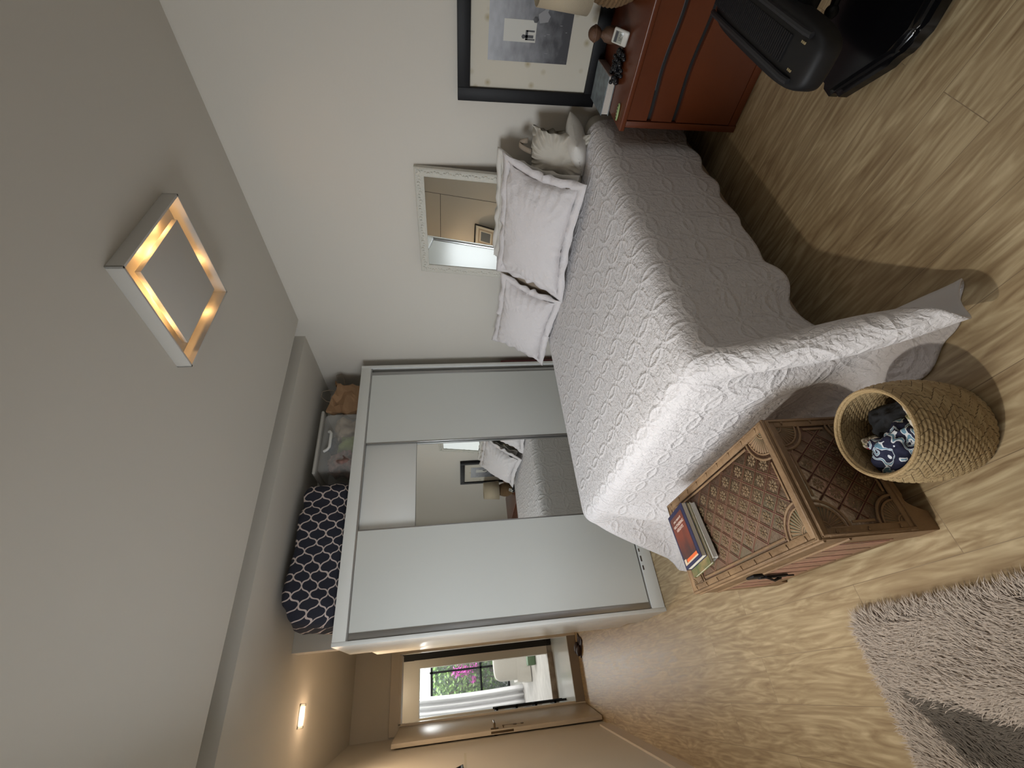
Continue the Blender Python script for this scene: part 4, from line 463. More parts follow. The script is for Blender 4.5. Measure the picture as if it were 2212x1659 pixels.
# hall floor one step up, then the doorway of the garden room
bm = B(); bx(bm, -.8, 1.2, YD, 7.50, -.1, .115); struct('floor_hall', bm, mat('pale_stone_floor', (.70, .74, .74), .18), smooth=False)
bm = B(); bx(bm, -.30, .56, YD - .012, YD - .001, .0, .112, .002); struct('trim_step', bm, mat('step_riser', (.24, .20, .16), .4), smooth=False)
bm = B(); bx(bm, -.8, -.75, YD + .13, 7.5, 0, CZ); struct('wall_hall_left', bm, WALL, smooth=False)
bm = B(); bx(bm, -.8, 1.3, YD + .13, 7.5, 2.45, 2.5); struct('ceiling_hall', bm, WALL, smooth=False)
YF = 7.50
bm = B()
bx(bm, -.8, -.20, YF, YF + .12, 0, CZ); bx(bm, .385, .474, YF, YF + .12, 0, CZ); bx(bm, -.20, .385, YF, YF + .12, 2.04, CZ)
bx(bm, -.24, -.19, YF - .015, YF + .14, .19, 2.08); bx(bm, .375, .476, YF - .015, YF + .14, .19, 2.08); bx(bm, -.24, .476, YF - .016, YF + .14, 2.03, 2.10)
struct('wall_hall_end', bm, DOORP, smooth=False)
bm = B(); bx(bm, -.2, .385, YF - .03, YF, .115, .195, .004); struct('trim_threshold', bm, mat('worn_wood_step', (.36, .29, .22), .6, vary=(14, .8, (.16, .11, .07))), smooth=False)
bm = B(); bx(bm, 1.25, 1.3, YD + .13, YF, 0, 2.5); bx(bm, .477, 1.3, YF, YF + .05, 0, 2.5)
struct('wall_hall_right', bm, mat('unlit_hall_wall', (.02, .018, .016), .8), smooth=False)  # darkness of the unlit hall end put into the wall colour
# garden room
bm = B(); bx(bm, -2.5, 3.5, YF, 11.2, .08, .195); struct('floor_garden_room', bm, mat('grey_stone_floor', (.42, .40, .38), .35, vary=(7, .8, (.58, .55, .52))), smooth=False)
bm = B(); bx(bm, -2.6, 3.6, YF + .12, 11.2, 2.75, 2.85); struct('ceiling_garden_room', bm, WHITE, smooth=False)
bm = B(); bx(bm, -2.6, -2.5, YF + .1, 11.2, 0, 2.8); bx(bm, 3.5, 3.6, YF + .1, 11.2, 0, 2.8); bx(bm, -2.5, -.8, YF, YF + .1, 0, 2.8); bx(bm, .5, 3.5, YF + .06, YF + .16, 0, 2.8)
struct('wall_garden_room', bm, WHITE, smooth=False)
bm = B(); bx(bm, -2.5, 3.5, 11.1, 11.2, 2.08, 2.8); bx(bm, -2.5, -1.0, 11.1, 11.2, 0, 2.1); bx(bm, 2.2, 3.5, 11.1, 11.2, 0, 2.1); bx(bm, -1.0, 2.2, 11.1, 11.2, 0, .45)
struct('wall_garden_window', bm, WHITE, smooth=False)
bm = B()
for x in (-.98, -.45, .43, 1.0, 1.6, 2.15): bx(bm, x, x + .035, 11.02, 11.06, .45, 2.09)
for z in (.45, 1.02, 2.03): bx(bm, -1.0, 2.2, 11.02, 11.06, z, z + .04)
w3_ = struct('window_3', bm, BLACK, smooth=False)
bm = B(); bx(bm, -.97, 2.18, 11.038, 11.041, .47, 2.06); obj('window_pane', bm, PANE, w3_, smooth=False)

# ------------------------------------------------ open door leaf with its fittings
leaf_a, leaf_b = Vector((-.215, 6.33, 0)), Vector((-.318, 5.64, 0))
dv = (leaf_b - leaf_a); LW = dv.length; ang = math.atan2(dv.y, dv.x)
d = thing('door_leaf', 'open glossy cream door leaf hinged on the corridor end doorway', 'door', leaf_a, (0, 0, ang))
bm = B(); bx(bm, 0, LW, -.038, 0, .012, 2.15, .002); obj('leaf_panel', bm, DOORP, d, world=False)
BRASS = mat('aged_brass', (.16, .115, .07), .4, .8)
bm = B(); bx(bm, LW - .0005, LW + .0025, -.029, -.009, .94, 1.17, .0008); bx(bm, LW, LW + .012, -.025, -.014, 1.02, 1.05, .002)
obj('lock_plate', bm, BRASS, d, world=False)
for nm, s, yy in (('door_handle', 1, 0), ('door_handle', -1, -.038)):
    bm = B(); tube(bm, [(LW - .05, yy, 1.13), (LW - .05, yy + s * .05, 1.13)], .010); tube(bm, [(LW - .05, yy + s * .045, 1.13), (LW - .16, yy + s * .048, 1.13)], .009)
    bx(bm, LW - .072, LW - .028, yy, yy + s * .006, 1.09, 1.17, .002)
    obj(nm, bm, BRASS, d, world=False)
k = thing('key_ring', 'keys and round tags hanging from the door lock', 'keys', (0, 0, 0), (0, 0, 0))
Md = d.matrix_basis.copy()
d_loc = leaf_a + Vector((math.cos(ang), math.sin(ang), 0)) * (LW - .05)
k.location = (d_loc.x, d_loc.y, 1.0); k.rotation_euler = (0, 0, ang)
yk = .006
bm = B(); tube(bm, [(0, 0, .04), (0, .022, .04)], .006); bx(bm, -.012, .012, .018, .022, .028, .052, .001); tube(bm, [(0, .02, .03), (.002, .02, -.02), (0, .02, -.06)], .002, 6)
obj('key', bm, BRASS, k, world=False)
for zz, rr in ((-.08, .020), (-.155, .017)):
    bm = B(); lathe(bm, [(rr, -.003), (rr, .003)], seg=20); bmesh.ops.rotate(bm, verts=bm.verts, matrix=Matrix.Rotation(PI / 2, 3, 'X')); bmesh.ops.translate(bm, verts=bm.verts, vec=(0, .018, zz))
    tube(bm, [(0, .018, zz + rr), (0, .019, zz + rr + .04)], .0015, 6)
    obj('key_tag', bm, BRASS, k, world=False)
# white door board standing at the end of the back wall
d = thing('corridor_side_door', 'white door leaf edge showing beside the wardrobe in the corridor', 'door', (.372, 4.15, 0))
bm = B(); bx(bm, .355, .392, 3.965, 4.40, .02, 2.14, .003); obj('leaf_panel', bm, WHITE, d)
bm = B(); bx(bm, .345, .355, 3.975, 3.99, .3, .38, .002); bx(bm, .345, .355, 3.975, 3.99, 1.75, 1.83, .002); obj('hinge', bm, ALU, d)

# slippers on the step
SLP = mat('dark_brown_leather', (.030, .014, .014), .55)
for i, (x, y, rz) in enumerate(((.37, 6.20, 2.5), (.33, 6.10, 2.35))):
    s = thing('slipper', ('dark brown slipper by the step, nearer the wardrobe', 'dark brown slipper by the step, the one with its toe nearest the open door')[i], 'slipper', (x, y, .0), (0, 0, rz), 'slippers by the corridor step')
    bm = B(); bx(bm, -.12, .12, -.038, .038, .0, .014, .006); obj('sole', bm, SLP, s, world=False)
    bm = B(); ball(bm, (.045, 0, .03), .05, 3, (1.45, .76, .62)); obj('upper', bm, SLP, s, world=False)

# ------------------------------------------------ corridor downlight
dl = thing('recessed_downlight', 'lit square recessed downlight in the corridor ceiling', 'ceiling light', (0, 4.41, CZ))
bm = B()
for a in range(4):
    M = Matrix.Translation((0, 4.41, CZ)) @ Matrix.Rotation(a * PI / 2, 4, 'Z')
    bx(bm, -.078, .078, .062, .078, -.004, .004, .001, M=M)
obj('frame', bm, WHITE, dl)
EMW = mat('lamp_glow', (1, 1, 1), .5); EMW.node_tree.nodes['Principled BSDF'].inputs['Emission Color'].default_value = (1, .86, .68, 1); EMW.node_tree.nodes['Principled BSDF'].inputs['Emission Strength'].default_value = 9
bm = B(); lathe(bm, [(.001, -.003), (.042, -.003), (.045, -.006), (.040, -.010), (.001, -.012)], (0, 4.41, CZ), 24); obj('bulb', bm, EMW, dl)
EMW2 = mat('lamp_reflector', (1, .9, .8), .4); EMW2.node_tree.nodes['Principled BSDF'].inputs['Emission Color'].default_value = (1, .72, .48, 1); EMW2.node_tree.nodes['Principled BSDF'].inputs['Emission Strength'].default_value = .9
bm = B(); bx(bm, -.063, .063, 4.347, 4.473, CZ - .003, CZ + .003); obj('reflector', bm, EMW2, dl)
spot('downlight_beam', (0, 4.41, CZ - .03), (0, .12, -1), 50, (1, .72, .46), 2.6, .8, .04)
l_ = bpy.data.lights.new('downlight_glow', 'POINT'); l_.energy = 1.3; l_.color = (1, .68, .42); l_.shadow_soft_size = .04; o_ = bpy.data.objects.new('downlight_glow', l_); COL.objects.link(o_); o_.location = (0, 4.41, CZ - .10)
l_ = bpy.data.lights.new('hall_fill', 'POINT'); l_.energy = 6; l_.color = (1, .84, .62); l_.shadow_soft_size = .08; o_ = bpy.data.objects.new('hall_fill', l_); COL.objects.link(o_); o_.location = (.1, 6.85, 2.35)  # the hall point light is an unseen fill, added to brighten the hall

# ------------------------------------------------ square ceiling lamp
cl = thing('ceiling_lamp', 'square white flush ceiling lamp glowing orange inside its frame', 'ceiling light', (1.655, 1.492, CZ), (0, 0, math.radians(5)))
LW1 = mat('lamp_white', (.52, .50, .46), .7)
h = .272; t = .010
bm = B()
for a in range(4):
    bx(bm, -h, h, h - t, h, -.062, 0, .001, M=Matrix.Rotation(a * PI / 2, 4, 'Z'))
obj('outer_frame', bm, LW1, cl, world=False)
hi = .193
bm = B(); bx(bm, -hi, hi, -hi, hi, -.052, -.030, .001); obj('centre_plate', bm, LW1, cl, world=False)
bm = B(); bx(bm, -.03, .03, -.03, .03, -.032, 0); obj('stem', bm, LW1, cl, world=False)
def emis(name, col, s):
    m = mat(name, col, .5); b = m.node_tree.nodes['Principled BSDF']; b.inputs['Emission Color'].default_value = (*col, 1); b.inputs['Emission Strength'].default_value = s; return m
EMO = emis('warm_bulb', (1, .62, .27), 36)
for (x, y) in ((-.11, -.02), (.0, -.13)):
    bm = B(); tube(bm, [(x - .03, y, -.015), (x + .03, y, -.015)], .010, 10); obj('bulb', bm, EMO, cl, world=False)
for (x, y) in ((-.225, -.10), (-.225, .06), (-.06, -.228), (.10, -.23), (.10, .23), (.23, .06)):
    l_ = bpy.data.lights.new('lamp_bulb', 'POINT'); l_.energy = .42 if x < 0 or y < -.2 else .18; l_.color = (1, .54, .20); l_.shadow_soft_size = .012
    o_ = bpy.data.objects.new('lamp_bulb_light', l_); COL.objects.link(o_); o_.location = cl.matrix_basis @ Vector((x, y, -.014))

# ------------------------------------------------ wardrobe
wx0, wx1, wy, wz = .337, 2.587, 3.352, 2.264
wd = thing('wardrobe', 'white three-door sliding wardrobe with a mirrored middle door', 'wardrobe', (1.46, 3.64, 0))
bm = B(); bx(bm, wx0, wx0 + .026, wy, 3.94, 0, wz, .002); obj('side_panel', bm, WHITE, wd)
bm = B(); bx(bm, wx1 - .028, wx1, wy, 3.94, 0, wz, .002); obj('side_panel', bm, WHITE, wd)
bm = B(); bx(bm, wx0 + .026, wx1 - .028, wy + .001, 3.93, 2.178, wz - .001, .002); obj('top_panel', bm, WHITE, wd)
PLM = mat('chipped_white_plinth', (.76, .78, .76), .35, vary=(30, .0, (.5, .5, .5)))
bm = B(); bx(bm, wx0 + .026, wx1 - .028, wy + .001, 3.9, .004, .098, .002); obj('plinth', bm, PLM, wd)
bm = B(); bx(bm, wx0 + .03, wx1 - .03, 3.915, 3.925, .05, 2.2); obj('back_panel', bm, WHITE, wd)
bm = B(); bx(bm, wx0 + .027, wx1 - .029, wy + .012, wy + .058, .098, .1065); obj('door_track', bm, ALU, wd)
bm = B(); bx(bm, wx0 + .027, wx1 - .029, wy + .012, wy + .075, 2.167, 2.178); obj('door_track', bm, ALU, wd)
def profile(x, y, z0, z1, wv, dp=.022):
    bm = B(); bx(bm, x, x + wv, y, y + dp, z0, z1, .002); return bm
def sdoor(nm, x0, x1, y, lab):
    bm = B(); bx(bm, x0, x1, y, y + .02, .108, 2.166, .0015); p = obj(nm, bm, WGLASS, wd, smooth=False)
    if lab: p['label'] = lab
    return p
dL = sdoor('door', .405, 1.070, wy + .014, None)
obj('door_handle', profile(.366, wy + .010, .108, 2.166, .040), ALU, dL); obj('door_handle', profile(1.066, wy + .012, .108, 2.166, .010), ALU, dL)
dR = sdoor('door', 1.790, 2.485, wy + .014, None)
obj('door_handle', profile(2.485, wy + .010, .108, 2.166, .032), ALU, dR); obj('door_handle', profile(1.780, wy + .012, .108, 2.166, .011), ALU, dR)
dC = thing_mid = None
bm = B(); bx(bm, 1.05, 1.80, wy + .046, wy + .066, .108, 2.166); dC = obj('door', bm, DARK, wd); dC['label'] = 'middle sliding door with mirror'
bm = B(); bx(bm, 1.06, 1.79, wy + .040, wy + .046, 1.757, 2.166, .0008); obj('door_panel', bm, WHITE, dC)
bm = B(); bx(bm, 1.06, 1.79, wy + .040, wy + .046, .440, 1.754); obj('mirror', bm, MIRROR, dC, smooth=False)
bm = B(); bx(bm, 1.06, 1.79, wy + .040, wy + .046, .108, .437, .0008); obj('door_panel', bm, WHITE, dC)
# chips along the plinth
bm = B(); random.seed(4)
CH = mat('chipped_board', (.10, .08, .07), .8)
for x in (.62, .68, .75, .83, .95):
    bm = B(); bx(bm, x, x + random.uniform(.02, .07), wy - .0004, wy + .001, .082 + random.uniform(0, .006), .0935, 0); obj('edge_chip', bm, CH, wd, smooth=False)
bm = B(); bx(bm, 2.605, 2.625, 3.37, 3.85, 0.0, .97, .003); solo('red_board', bm, mat('dark_red', (.10, .012, .014), .5), 'dark red board slotted between wardrobe side and wall', 'board', (2.615, 3.6, 0))

# ------------------------------------------------ things on the wardrobe
def rbox(bm, c, hx, hy, hz, e=5.0, nu=72, nv=36, amp=0, s=6, zfl=True, seed=0.0, fold=0):
    """superellipsoid block with lumps"""
    def sp_(v, p): return math.copysign(abs(v) ** p, v)
    p1 = 2.0 / e
    V = []
    for i in range(nu):
        th = 2 * PI * i / nu; row = []
        for j in range(nv):
            ph = -PI / 2 + PI * (j + .5) / nv
            x = sp_(math.cos(ph), p1) * sp_(math.cos(th), p1); y = sp_(math.cos(ph), p1) * sp_(math.sin(th), p1); z = sp_(math.sin(ph), p1)
            n_ = fbm(x * hx * s + seed, y * hy * s + 3.1 * seed, z * hz * s, 1) * amp
            if fold: n_ += fold * math.sin((x * hx * 9 + z * hz * 22 + 2 * fbm(x + seed, y, z, 1.5)) * 2.2) * .5
            v = Vector((x * hx, y * hy, z * hz)); v += Vector((x, y, z)).normalized() * n_
            if zfl: v.z = max(v.z, -hz)
            row.append(bm.verts.new(Vector(c) + v))
        V.append(row)
    for i in range(nu):
        for j in range(nv - 1): bm.faces.new((V[i][j], V[(i + 1) % nu][j], V[(i + 1) % nu][j + 1], V[i][j + 1]))
    bm.faces.new([V[i][0] for i in range(nu)][::-1]); bm.faces.new([V[i][-1] for i in range(nu)])
def trellis_mat():
    m = mat('navy_trellis_fabric', (.02, .022, .035), .9, bump=(35, .3)); n, l = nodes(m); b = n['Principled BSDF']
    tc = n.new('ShaderNodeTexCoord'); sx = n.new('ShaderNodeSeparateXYZ')
    nz = n.new('ShaderNodeTexNoise'); nz.inputs['Scale'].default_value = 5; nz.inputs['Detail'].default_value = 1
    ad = n.new('ShaderNodeVectorMath'); ad.operation = 'MULTIPLY_ADD'; ad.inputs[1].default_value = (.035, .035, .035)
    l.new(tc.outputs['Object'], nz.inputs[0]); l.new(nz.outputs['Color'], ad.inputs[0]); l.new(tc.outputs['Object'], ad.inputs[2]); l.new(ad.outputs[0], sx.inputs[0])
    u = math_(n, l, 'MULTIPLY', sx.outputs[0], 1 / .118)
    v = math_(n, l, 'MULTIPLY', math_(n, l, 'ADD', sx.outputs[2], math_(n, l, 'MULTIPLY', sx.outputs[1], -.9)), 1 / .118)
    p = math_(n, l, 'ADD', u, v); q = math_(n, l, 'SUBTRACT', u, v)
    def fam(a, b_):
        t_ = math_(n, l, 'ADD', a, math_(n, l, 'MULTIPLY', math_(n, l, 'SINE', math_(n, l, 'MULTIPLY', b_, 2 * PI)), -.085))
        fr = math_(n, l, 'FRACT', t_); return math_(n, l, 'ABSOLUTE', math_(n, l, 'SUBTRACT', fr, .5))
    d = math_(n, l, 'MAXIMUM', fam(p, q), fam(q, p))
    f = math_(n, l, 'GREATER_THAN', d, .445)
    l.new(mixc(n, l, f, (.020, .022, .036), (.62, .52, .48)), b.inputs['Base Color']); return m
bm = B(); rbox(bm, (.985, 3.64, 2.264 + .185), .505, .245, .185, e=6.5, amp=.035, s=4.5, fold=.006)
solo('folded_duvet', bm, trellis_mat(), 'folded navy duvet with a pale trellis pattern on top of the wardrobe', 'duvet', (.985, 3.64, 2.264), auto=0)
# clear plastic box with clothes
cb = thing('storage_box', 'clear plastic storage box of clothes on top of the wardrobe', 'storage box', (1.90, 3.68, 2.264))
PLAS = mat('clear_plastic', (.93, .93, .90), .12, IOR=1.25, Alpha=.26)
bm = B(); bx(bm, 1.62, 2.18, 3.50, 3.88, 2.266, 2.575, .045, 4)
obj('box_body', bm, PLAS, cb)
bm = B(); bx(bm, 1.60, 2.20, 3.485, 3.895, 2.575, 2.60, .012, 3); obj('lid', bm, mat('frosted_lid', (.62, .60, .55), .35, Alpha=.75), cb)
bm = B(); tube(bm, [(1.80, 3.492, 2.53), (1.81, 3.478, 2.50), (1.83, 3.474, 2.485), (1.96, 3.474, 2.485), (1.98, 3.478, 2.50), (1.985, 3.492, 2.51)], .012, 8); obj('handle', bm, mat('white_plastic', (.75, .75, .72), .3), cb)
def cloth_lump(name, c, hs, m, label, amp=.4, seed=1, cat='folded clothes', group=None, s=14, e=3, fold=.01):
    bm = B(); rbox(bm, (c[0], c[1], c[2] + hs[2]), hs[0], hs[1], hs[2], e=e, nu=64, nv=34, amp=hs[2] * amp, s=s, seed=seed, fold=fold)
    return solo(name, bm, m, label, cat, c, group, auto=0)
fab = lambda nm, c, **k: mat(nm, c, .9, bump=(40, .35), **k)
cloth_lump('folded_clothes', (2.05, 3.69, 2.270), (.11, .16, .11), fab('tan_cloth', (.33, .25, .17)), 'tan cloth at the right end of the clear box', group='clothes in the clear storage box')
cloth_lump('folded_clothes', (1.90, 3.66, 2.270), (.085, .145, .085), fab('olive_cloth', (.22, .26, .07)), 'olive green cloth in the middle of the clear box', seed=2, group='clothes in the clear storage box')
cloth_lump('folded_clothes', (1.905, 3.66, 2.455), (.07, .12, .035), fab('navy_cloth', (.02, .03, .055)), 'navy cloth lying high in the clear box', seed=4, group='clothes in the clear storage box')
cloth_lump('folded_clothes', (1.735, 3.64, 2.270), (.085, .13, .12), fab('pink_cloth', (.36, .20, .17), vary=(22, .9, (.10, .07, .06))), 'pink and brown bundle at the left end of the clear box', seed=7, group='clothes in the clear storage box')
# paper bag
pb = thing('paper_bag', 'crumpled brown paper bag with twisted handles on the wardrobe', 'paper bag', (2.40, 3.60, 2.264))
PAP = mat('kraft_paper', (.32, .185, .095), .75, bump=(25, .2))
random.seed(11)
bm = B()
def bagF(u, v):
    a = u * 2 * PI; cx_, cy_ = math.cos(a), math.sin(a)
    r = 1 / max(abs(cx_), abs(cy_)) ** .8
    x = cx_ * r * (.155 + .05 * v * math.sin(a * 2)); y = cy_ * r * (.075 + .02 * v)
    z = v * (.27 + .035 * math.sin(a * 2 + .8)); k_ = .045 * v + .012
    x += k_ * mnoise.noise(Vector((x * 9, y * 9, z * 13))) * 1.6 + .06 * v * v; y += k_ * mnoise.noise(Vector((x * 9 + 7, y * 9, z * 13)))
    return (2.36 + x, 3.60 + y, 2.266 + z)
grid(bm, bagF, 26, 8, True); o_ = obj('bag_body', bm, PAP, pb, smooth=False); solidify(o_, .002)
for nm, pts in (('handle', [(2.30, 3.53, 2.50), (2.32, 3.52, 2.58), (2.37, 3.52, 2.635), (2.43, 3.52, 2.63), (2.45, 3.53, 2.57), (2.43, 3.53, 2.50)]),
                ('handle', [(2.50, 3.60, 2.50), (2.56, 3.58, 2.52), (2.64, 3.56, 2.54), (2.655, 3.56, 2.50), (2.60, 3.57, 2.47), (2.52, 3.60, 2.45)])):
    bm = B(); tube(bm, pts, .0035, 6); obj(nm, bm, mat('twisted_paper', (.22, .17, .12), .8), pb)

# ------------------------------------------------ bed
bed = thing('bed', 'queen bed with a beige upholstered base pushed against the head wall', 'bed', (1.73, 1.93, 0))
FABB = mat('beige_bed_fabric', (.34, .26, .18), .85, bump=(120, .25))
bm = B(); bx(bm, .822, 2.65, 1.118, 2.745, .095, .33, .05, 5); obj('bed_base', bm, FABB, bed)
bm = B(); bx(bm, .81, 2.66, 1.115, 2.75, .33, .640, .07, 5); obj('mattress', bm, mat('mattress_ticking', (.50, .46, .39), .85, bump=(90, .2)), bed)
for x in (.95, 2.5):
    for y in (1.26, 2.6):
        bm = B(); lathe(bm, [(.028, 0), (.035, .096)], (x, y, 0), 16); obj('leg', bm, BLACK, bed)

def quilt_mat():
    m = mat('white_quilted_cotton', (.70, .665, .66), .88); n, l = nodes(m); b = n['Principled BSDF']
    b.inputs['Sheen Weight'].default_value = .15
    uv = n.new('ShaderNodeUVMap'); uv.uv_map = 'cloth'; sx = n.new('ShaderNodeSeparateXYZ')
    nz = n.new('ShaderNodeTexNoise'); nz.inputs['Scale'].default_value = 9; nz.inputs['Detail'].default_value = 2
    ad = n.new('ShaderNodeVectorMath'); ad.operation = 'MULTIPLY_ADD'; ad.inputs[1].default_value = (.012, .012, 0)
    l.new(uv.outputs[0], nz.inputs[0]); l.new(nz.outputs['Color'], ad.inputs[0]); l.new(uv.outputs[0], ad.inputs[2]); l.new(ad.outputs[0], sx.inputs[0])
    a = .158
    fx = math_(n, l, 'FRACT', math_(n, l, 'MULTIPLY', sx.outputs[0], 1 / a)); fy = math_(n, l, 'FRACT', math_(n, l, 'MULTIPLY', sx.outputs[1], 1 / a))
    tot = None
    for cx_ in (0, 1):
        for cy_ in (0, 1):
            dx_ = math_(n, l, 'SUBTRACT', fx, cx_); dy_ = math_(n, l, 'SUBTRACT', fy, cy_)
            d2 = math_(n, l, 'SQRT', math_(n, l, 'ADD', math_(n, l, 'MULTIPLY', dx_, dx_), math_(n, l, 'MULTIPLY', dy_, dy_)))
            for R_, wd_ in ((.63, .075),):
                t_ = math_(n, l, 'DIVIDE', math_(n, l, 'ABSOLUTE', math_(n, l, 'SUBTRACT', d2, R_)), wd_)
                t_ = math_(n, l, 'SUBTRACT', 1, math_(n, l, 'MINIMUM', t_, 1))
                tot = t_ if tot is None else math_(n, l, 'MAXIMUM', tot, t_)
    # flower at each cell corner: petals by angle
    px = math_(n, l, 'SUBTRACT', math_(n, l, 'FRACT', math_(n, l, 'ADD', fx, .5)), .5); py = math_(n, l, 'SUBTRACT', math_(n, l, 'FRACT', math_(n, l, 'ADD', fy, .5)), .5)
    an = math_(n, l, 'ARCTAN2', py, px); rd = math_(n, l, 'SQRT', math_(n, l, 'ADD', math_(n, l, 'MULTIPLY', px, px), math_(n, l, 'MULTIPLY', py, py)))
    pet = math_(n, l, 'ABSOLUTE', math_(n, l, 'COSINE', math_(n, l, 'MULTIPLY', an, 4)))
    fl = math_(n, l, 'MULTIPLY', math_(n, l, 'LESS_THAN', rd, math_(n, l, 'MULTIPLY_ADD', pet, .2, .06)), .75)
    cr_ = n.new('ShaderNodeTexNoise'); cr_.inputs['Scale'].default_value = 60; cr_.inputs['Detail'].default_value = 4; cr_.inputs['Distortion'].default_value = .8
    l.new(uv.outputs[0], cr_.inputs[0])
    cr2 = n.new('ShaderNodeTexNoise'); cr2.inputs['Scale'].default_value = 22; cr2.inputs['Detail'].default_value = 3; l.new(uv.outputs[0], cr2.inputs[0])
    crk = math_(n, l, 'ADD', math_(n, l, 'MULTIPLY', cr_.outputs['Fac'], 1.5), math_(n, l, 'MULTIPLY', cr2.outputs['Fac'], 1.6))
    hgt = math_(n, l, 'ADD', math_(n, l, 'ADD', math_(n, l, 'MULTIPLY', tot, .75), math_(n, l, 'MULTIPLY', fl, .4)), crk)
    bp = n.new('ShaderNodeBump'); bp.inputs['Strength'].default_value = .9; bp.inputs['Distance'].default_value = .0062
    l.new(hgt, bp.inputs['Height']); l.new(bp.outputs[0], b.inputs['Normal']); return m
QUILT = quilt_mat()
LINING = mat('white_cotton_lining', (.66, .63, .62), .9, bump=(30, .15))
raw = np.array(CLOTH).reshape(67, 71, 3)          # draped sheet, half-millimetre steps along each row
G = np.cumsum(raw, axis=1) / 2000.0
me = bpy.data.meshes.new('coverlet'); NS, NT = 67, 71
org = Vector((1.6, 1.9, .65))
vs = [tuple(Vector(G[i, j]) - org) for i in range(NS) for j in range(NT)]
fsx = [(i * NT + j, i * NT + j + 1, (i + 1) * NT + j + 1, (i + 1) * NT + j) for i in range(NS - 1) for j in range(NT - 1)]
me.from_pydata(vs, [], fsx); me.materials.append(QUILT); me.materials.append(LINING)
uvl = me.uv_layers.new(name='cloth')
for lp in me.loops:
    i, j = divmod(lp.vertex_index, NT); uvl.data[lp.index].uv = (i * .0357, j * .0357)
for p in me.polygons: p.use_smooth = True
cov = bpy.data.objects.new('coverlet', me); COL.objects.link(cov); cov.location = org
tag(cov, 'white quilted coverlet draped over the bed with one corner lying on the floor', 'bedspread')
# consistent outward normals: the sheet's upper side must face up at the bed's middle
if me.polygons[(NS // 3) * (NT - 1) + NT // 2].normal.z < 0: me.flip_normals()
subsurf(cov, 2)
sd = cov.modifiers.new('thickness', 'SOLIDIFY'); sd.thickness = .005; sd.offset = -1; sd.material_offset = 1; sd.material_offset_rim = 0

# ------------------------------------------------ pillows
SHAM = mat('white_sham_cotton', (.70, .66, .655), .9, bump=(55, .45)); SHAM2 = mat('plain_white_cotton', (.66, .63, .58), .9, bump=(14, .3))
TAUPE = mat('taupe_cotton', (.30, .24, .18), .9, bump=(16, .4)); CREAM = mat('cream_linen', (.52, .48, .41), .9, bump=(18, .5))
def frame_of(c, ex, ey):
    ex = Vector(ex).normalized(); ey = Vector(ey); ey = (ey - ex * ey.dot(ex)).normalized(); ez = ex.cross(ey)
    M = Matrix((ex, ey, ez)).transposed().to_4x4(); M.translation = Vector(c); return M
def pillow(name, label, M, hw, hh, th, m, flange=.0, seed=0, droop=.0, cat='pillow', group=None, wr=.012, e=2.6, pk=.10):
    root = thing(name, label, cat, group=group or 'pillows against the head wall'); root.matrix_basis = M
    def prof(u, v):
        return max(0.0, (1 - abs(u) ** e)) ** .5 * max(0.0, (1 - abs(v) ** e)) ** .5
    def P(u, v, sgn):
        a = u * 2 - 1; b_ = v * 2 - 1
        pinch = 1 - pk * (1 - abs(a) ** 2) * abs(b_) ** 4; pin2 = 1 - pk * (1 - abs(b_) ** 2) * abs(a) ** 4
        x = a * hw * pin2; y = b_ * hh * pinch
        t = prof(a, b_)
        z = sgn * th * t * (1 + .12 * mnoise.noise(Vector((x * 4 + seed, y * 4, sgn))))
        z += sgn * wr * (fbm(x + seed, y, sgn * 1.7, 8, 3) * (1.25 - t) * 1.8 + .45 * math.sin(26 * math.atan2(b_, a) + 5 * fbm(x, y, seed, 5, 2)) * max(abs(a), abs(b_)) ** 3) - droop * (x / hw) ** 2
        return (x, y, z)
    bm = B()
    for s in (1, -1): grid(bm, lambda u, v: P(u, v, s), 70, 56)
    bmesh.ops.remove_doubles(bm, verts=bm.verts, dist=.0012)
    obj('pillow_body', bm, m, root, world=False, auto=0)
    if flange:
        bm = B(); N_ = 160; rings = [[], [], []]
        for k_ in range(N_):
            a = 2 * PI * k_ / N_; c_, s_ = math.cos(a), math.sin(a); q = 1 / max(abs(c_), abs(s_))
            u, v = c_ * q, s_ * q
            for r_, rr in enumerate((0, .55, 1)):
                ex_ = flange * rr
                corner = (abs(u) * abs(v)) ** 8
                pin = 1 - pk * (1 - u * u) * abs(v) ** 4; pi2 = 1 - pk * (1 - v * v) * abs(u) ** 4
                x = u * hw * pi2 * .985 + math.copysign(ex_ * (1 if abs(u) > .999 else abs(u) ** 3), u)
                y = v * hh * pin * .985 + math.copysign(ex_ * (1 if abs(v) > .999 else abs(v) ** 3), v)
                z = -droop * (x / hw) ** 2 + rr * .026 * math.sin(k_ * .62 + seed) * (.4 + mnoise.noise(Vector((k_ * .13, seed, 1)))) - rr * .004
                rings[r_].append(bm.verts.new((x, y, z)))
        for r_ in (0, 1):
            for k_ in range(N_): bm.faces.new((rings[r_][k_], rings[r_][(k_ + 1) % N_], rings[r_ + 1][(k_ + 1) % N_], rings[r_ + 1][k_]))
        o_ = obj('flange', bm, m, root, world=False, auto=0); solidify(o_, .006)
    return root
ey = (.62, 0, .78)
pillow('sham_pillow', 'large white sham pillow leaning at the front, nearest the dresser', frame_of((2.325, 1.715, .905), (.02, -1, .02), ey), .385, .228, .088, SHAM, .050, 3, .015)
pillow('sham_pillow', 'white sham pillow leaning at the front, nearest the wardrobe', frame_of((2.36, 2.56, .875), (-.03, -1, -.03), (.55, .0, .80)), .345, .205, .08, SHAM, .050, 8, .01)
pillow('back_pillow', 'white pillow showing as a thin edge behind the large sham', frame_of((2.425, 1.69, .93), (0, -1, .01), (.55, 0, .82)), .36, .235, .04, SHAM2, .03, 12, .01)
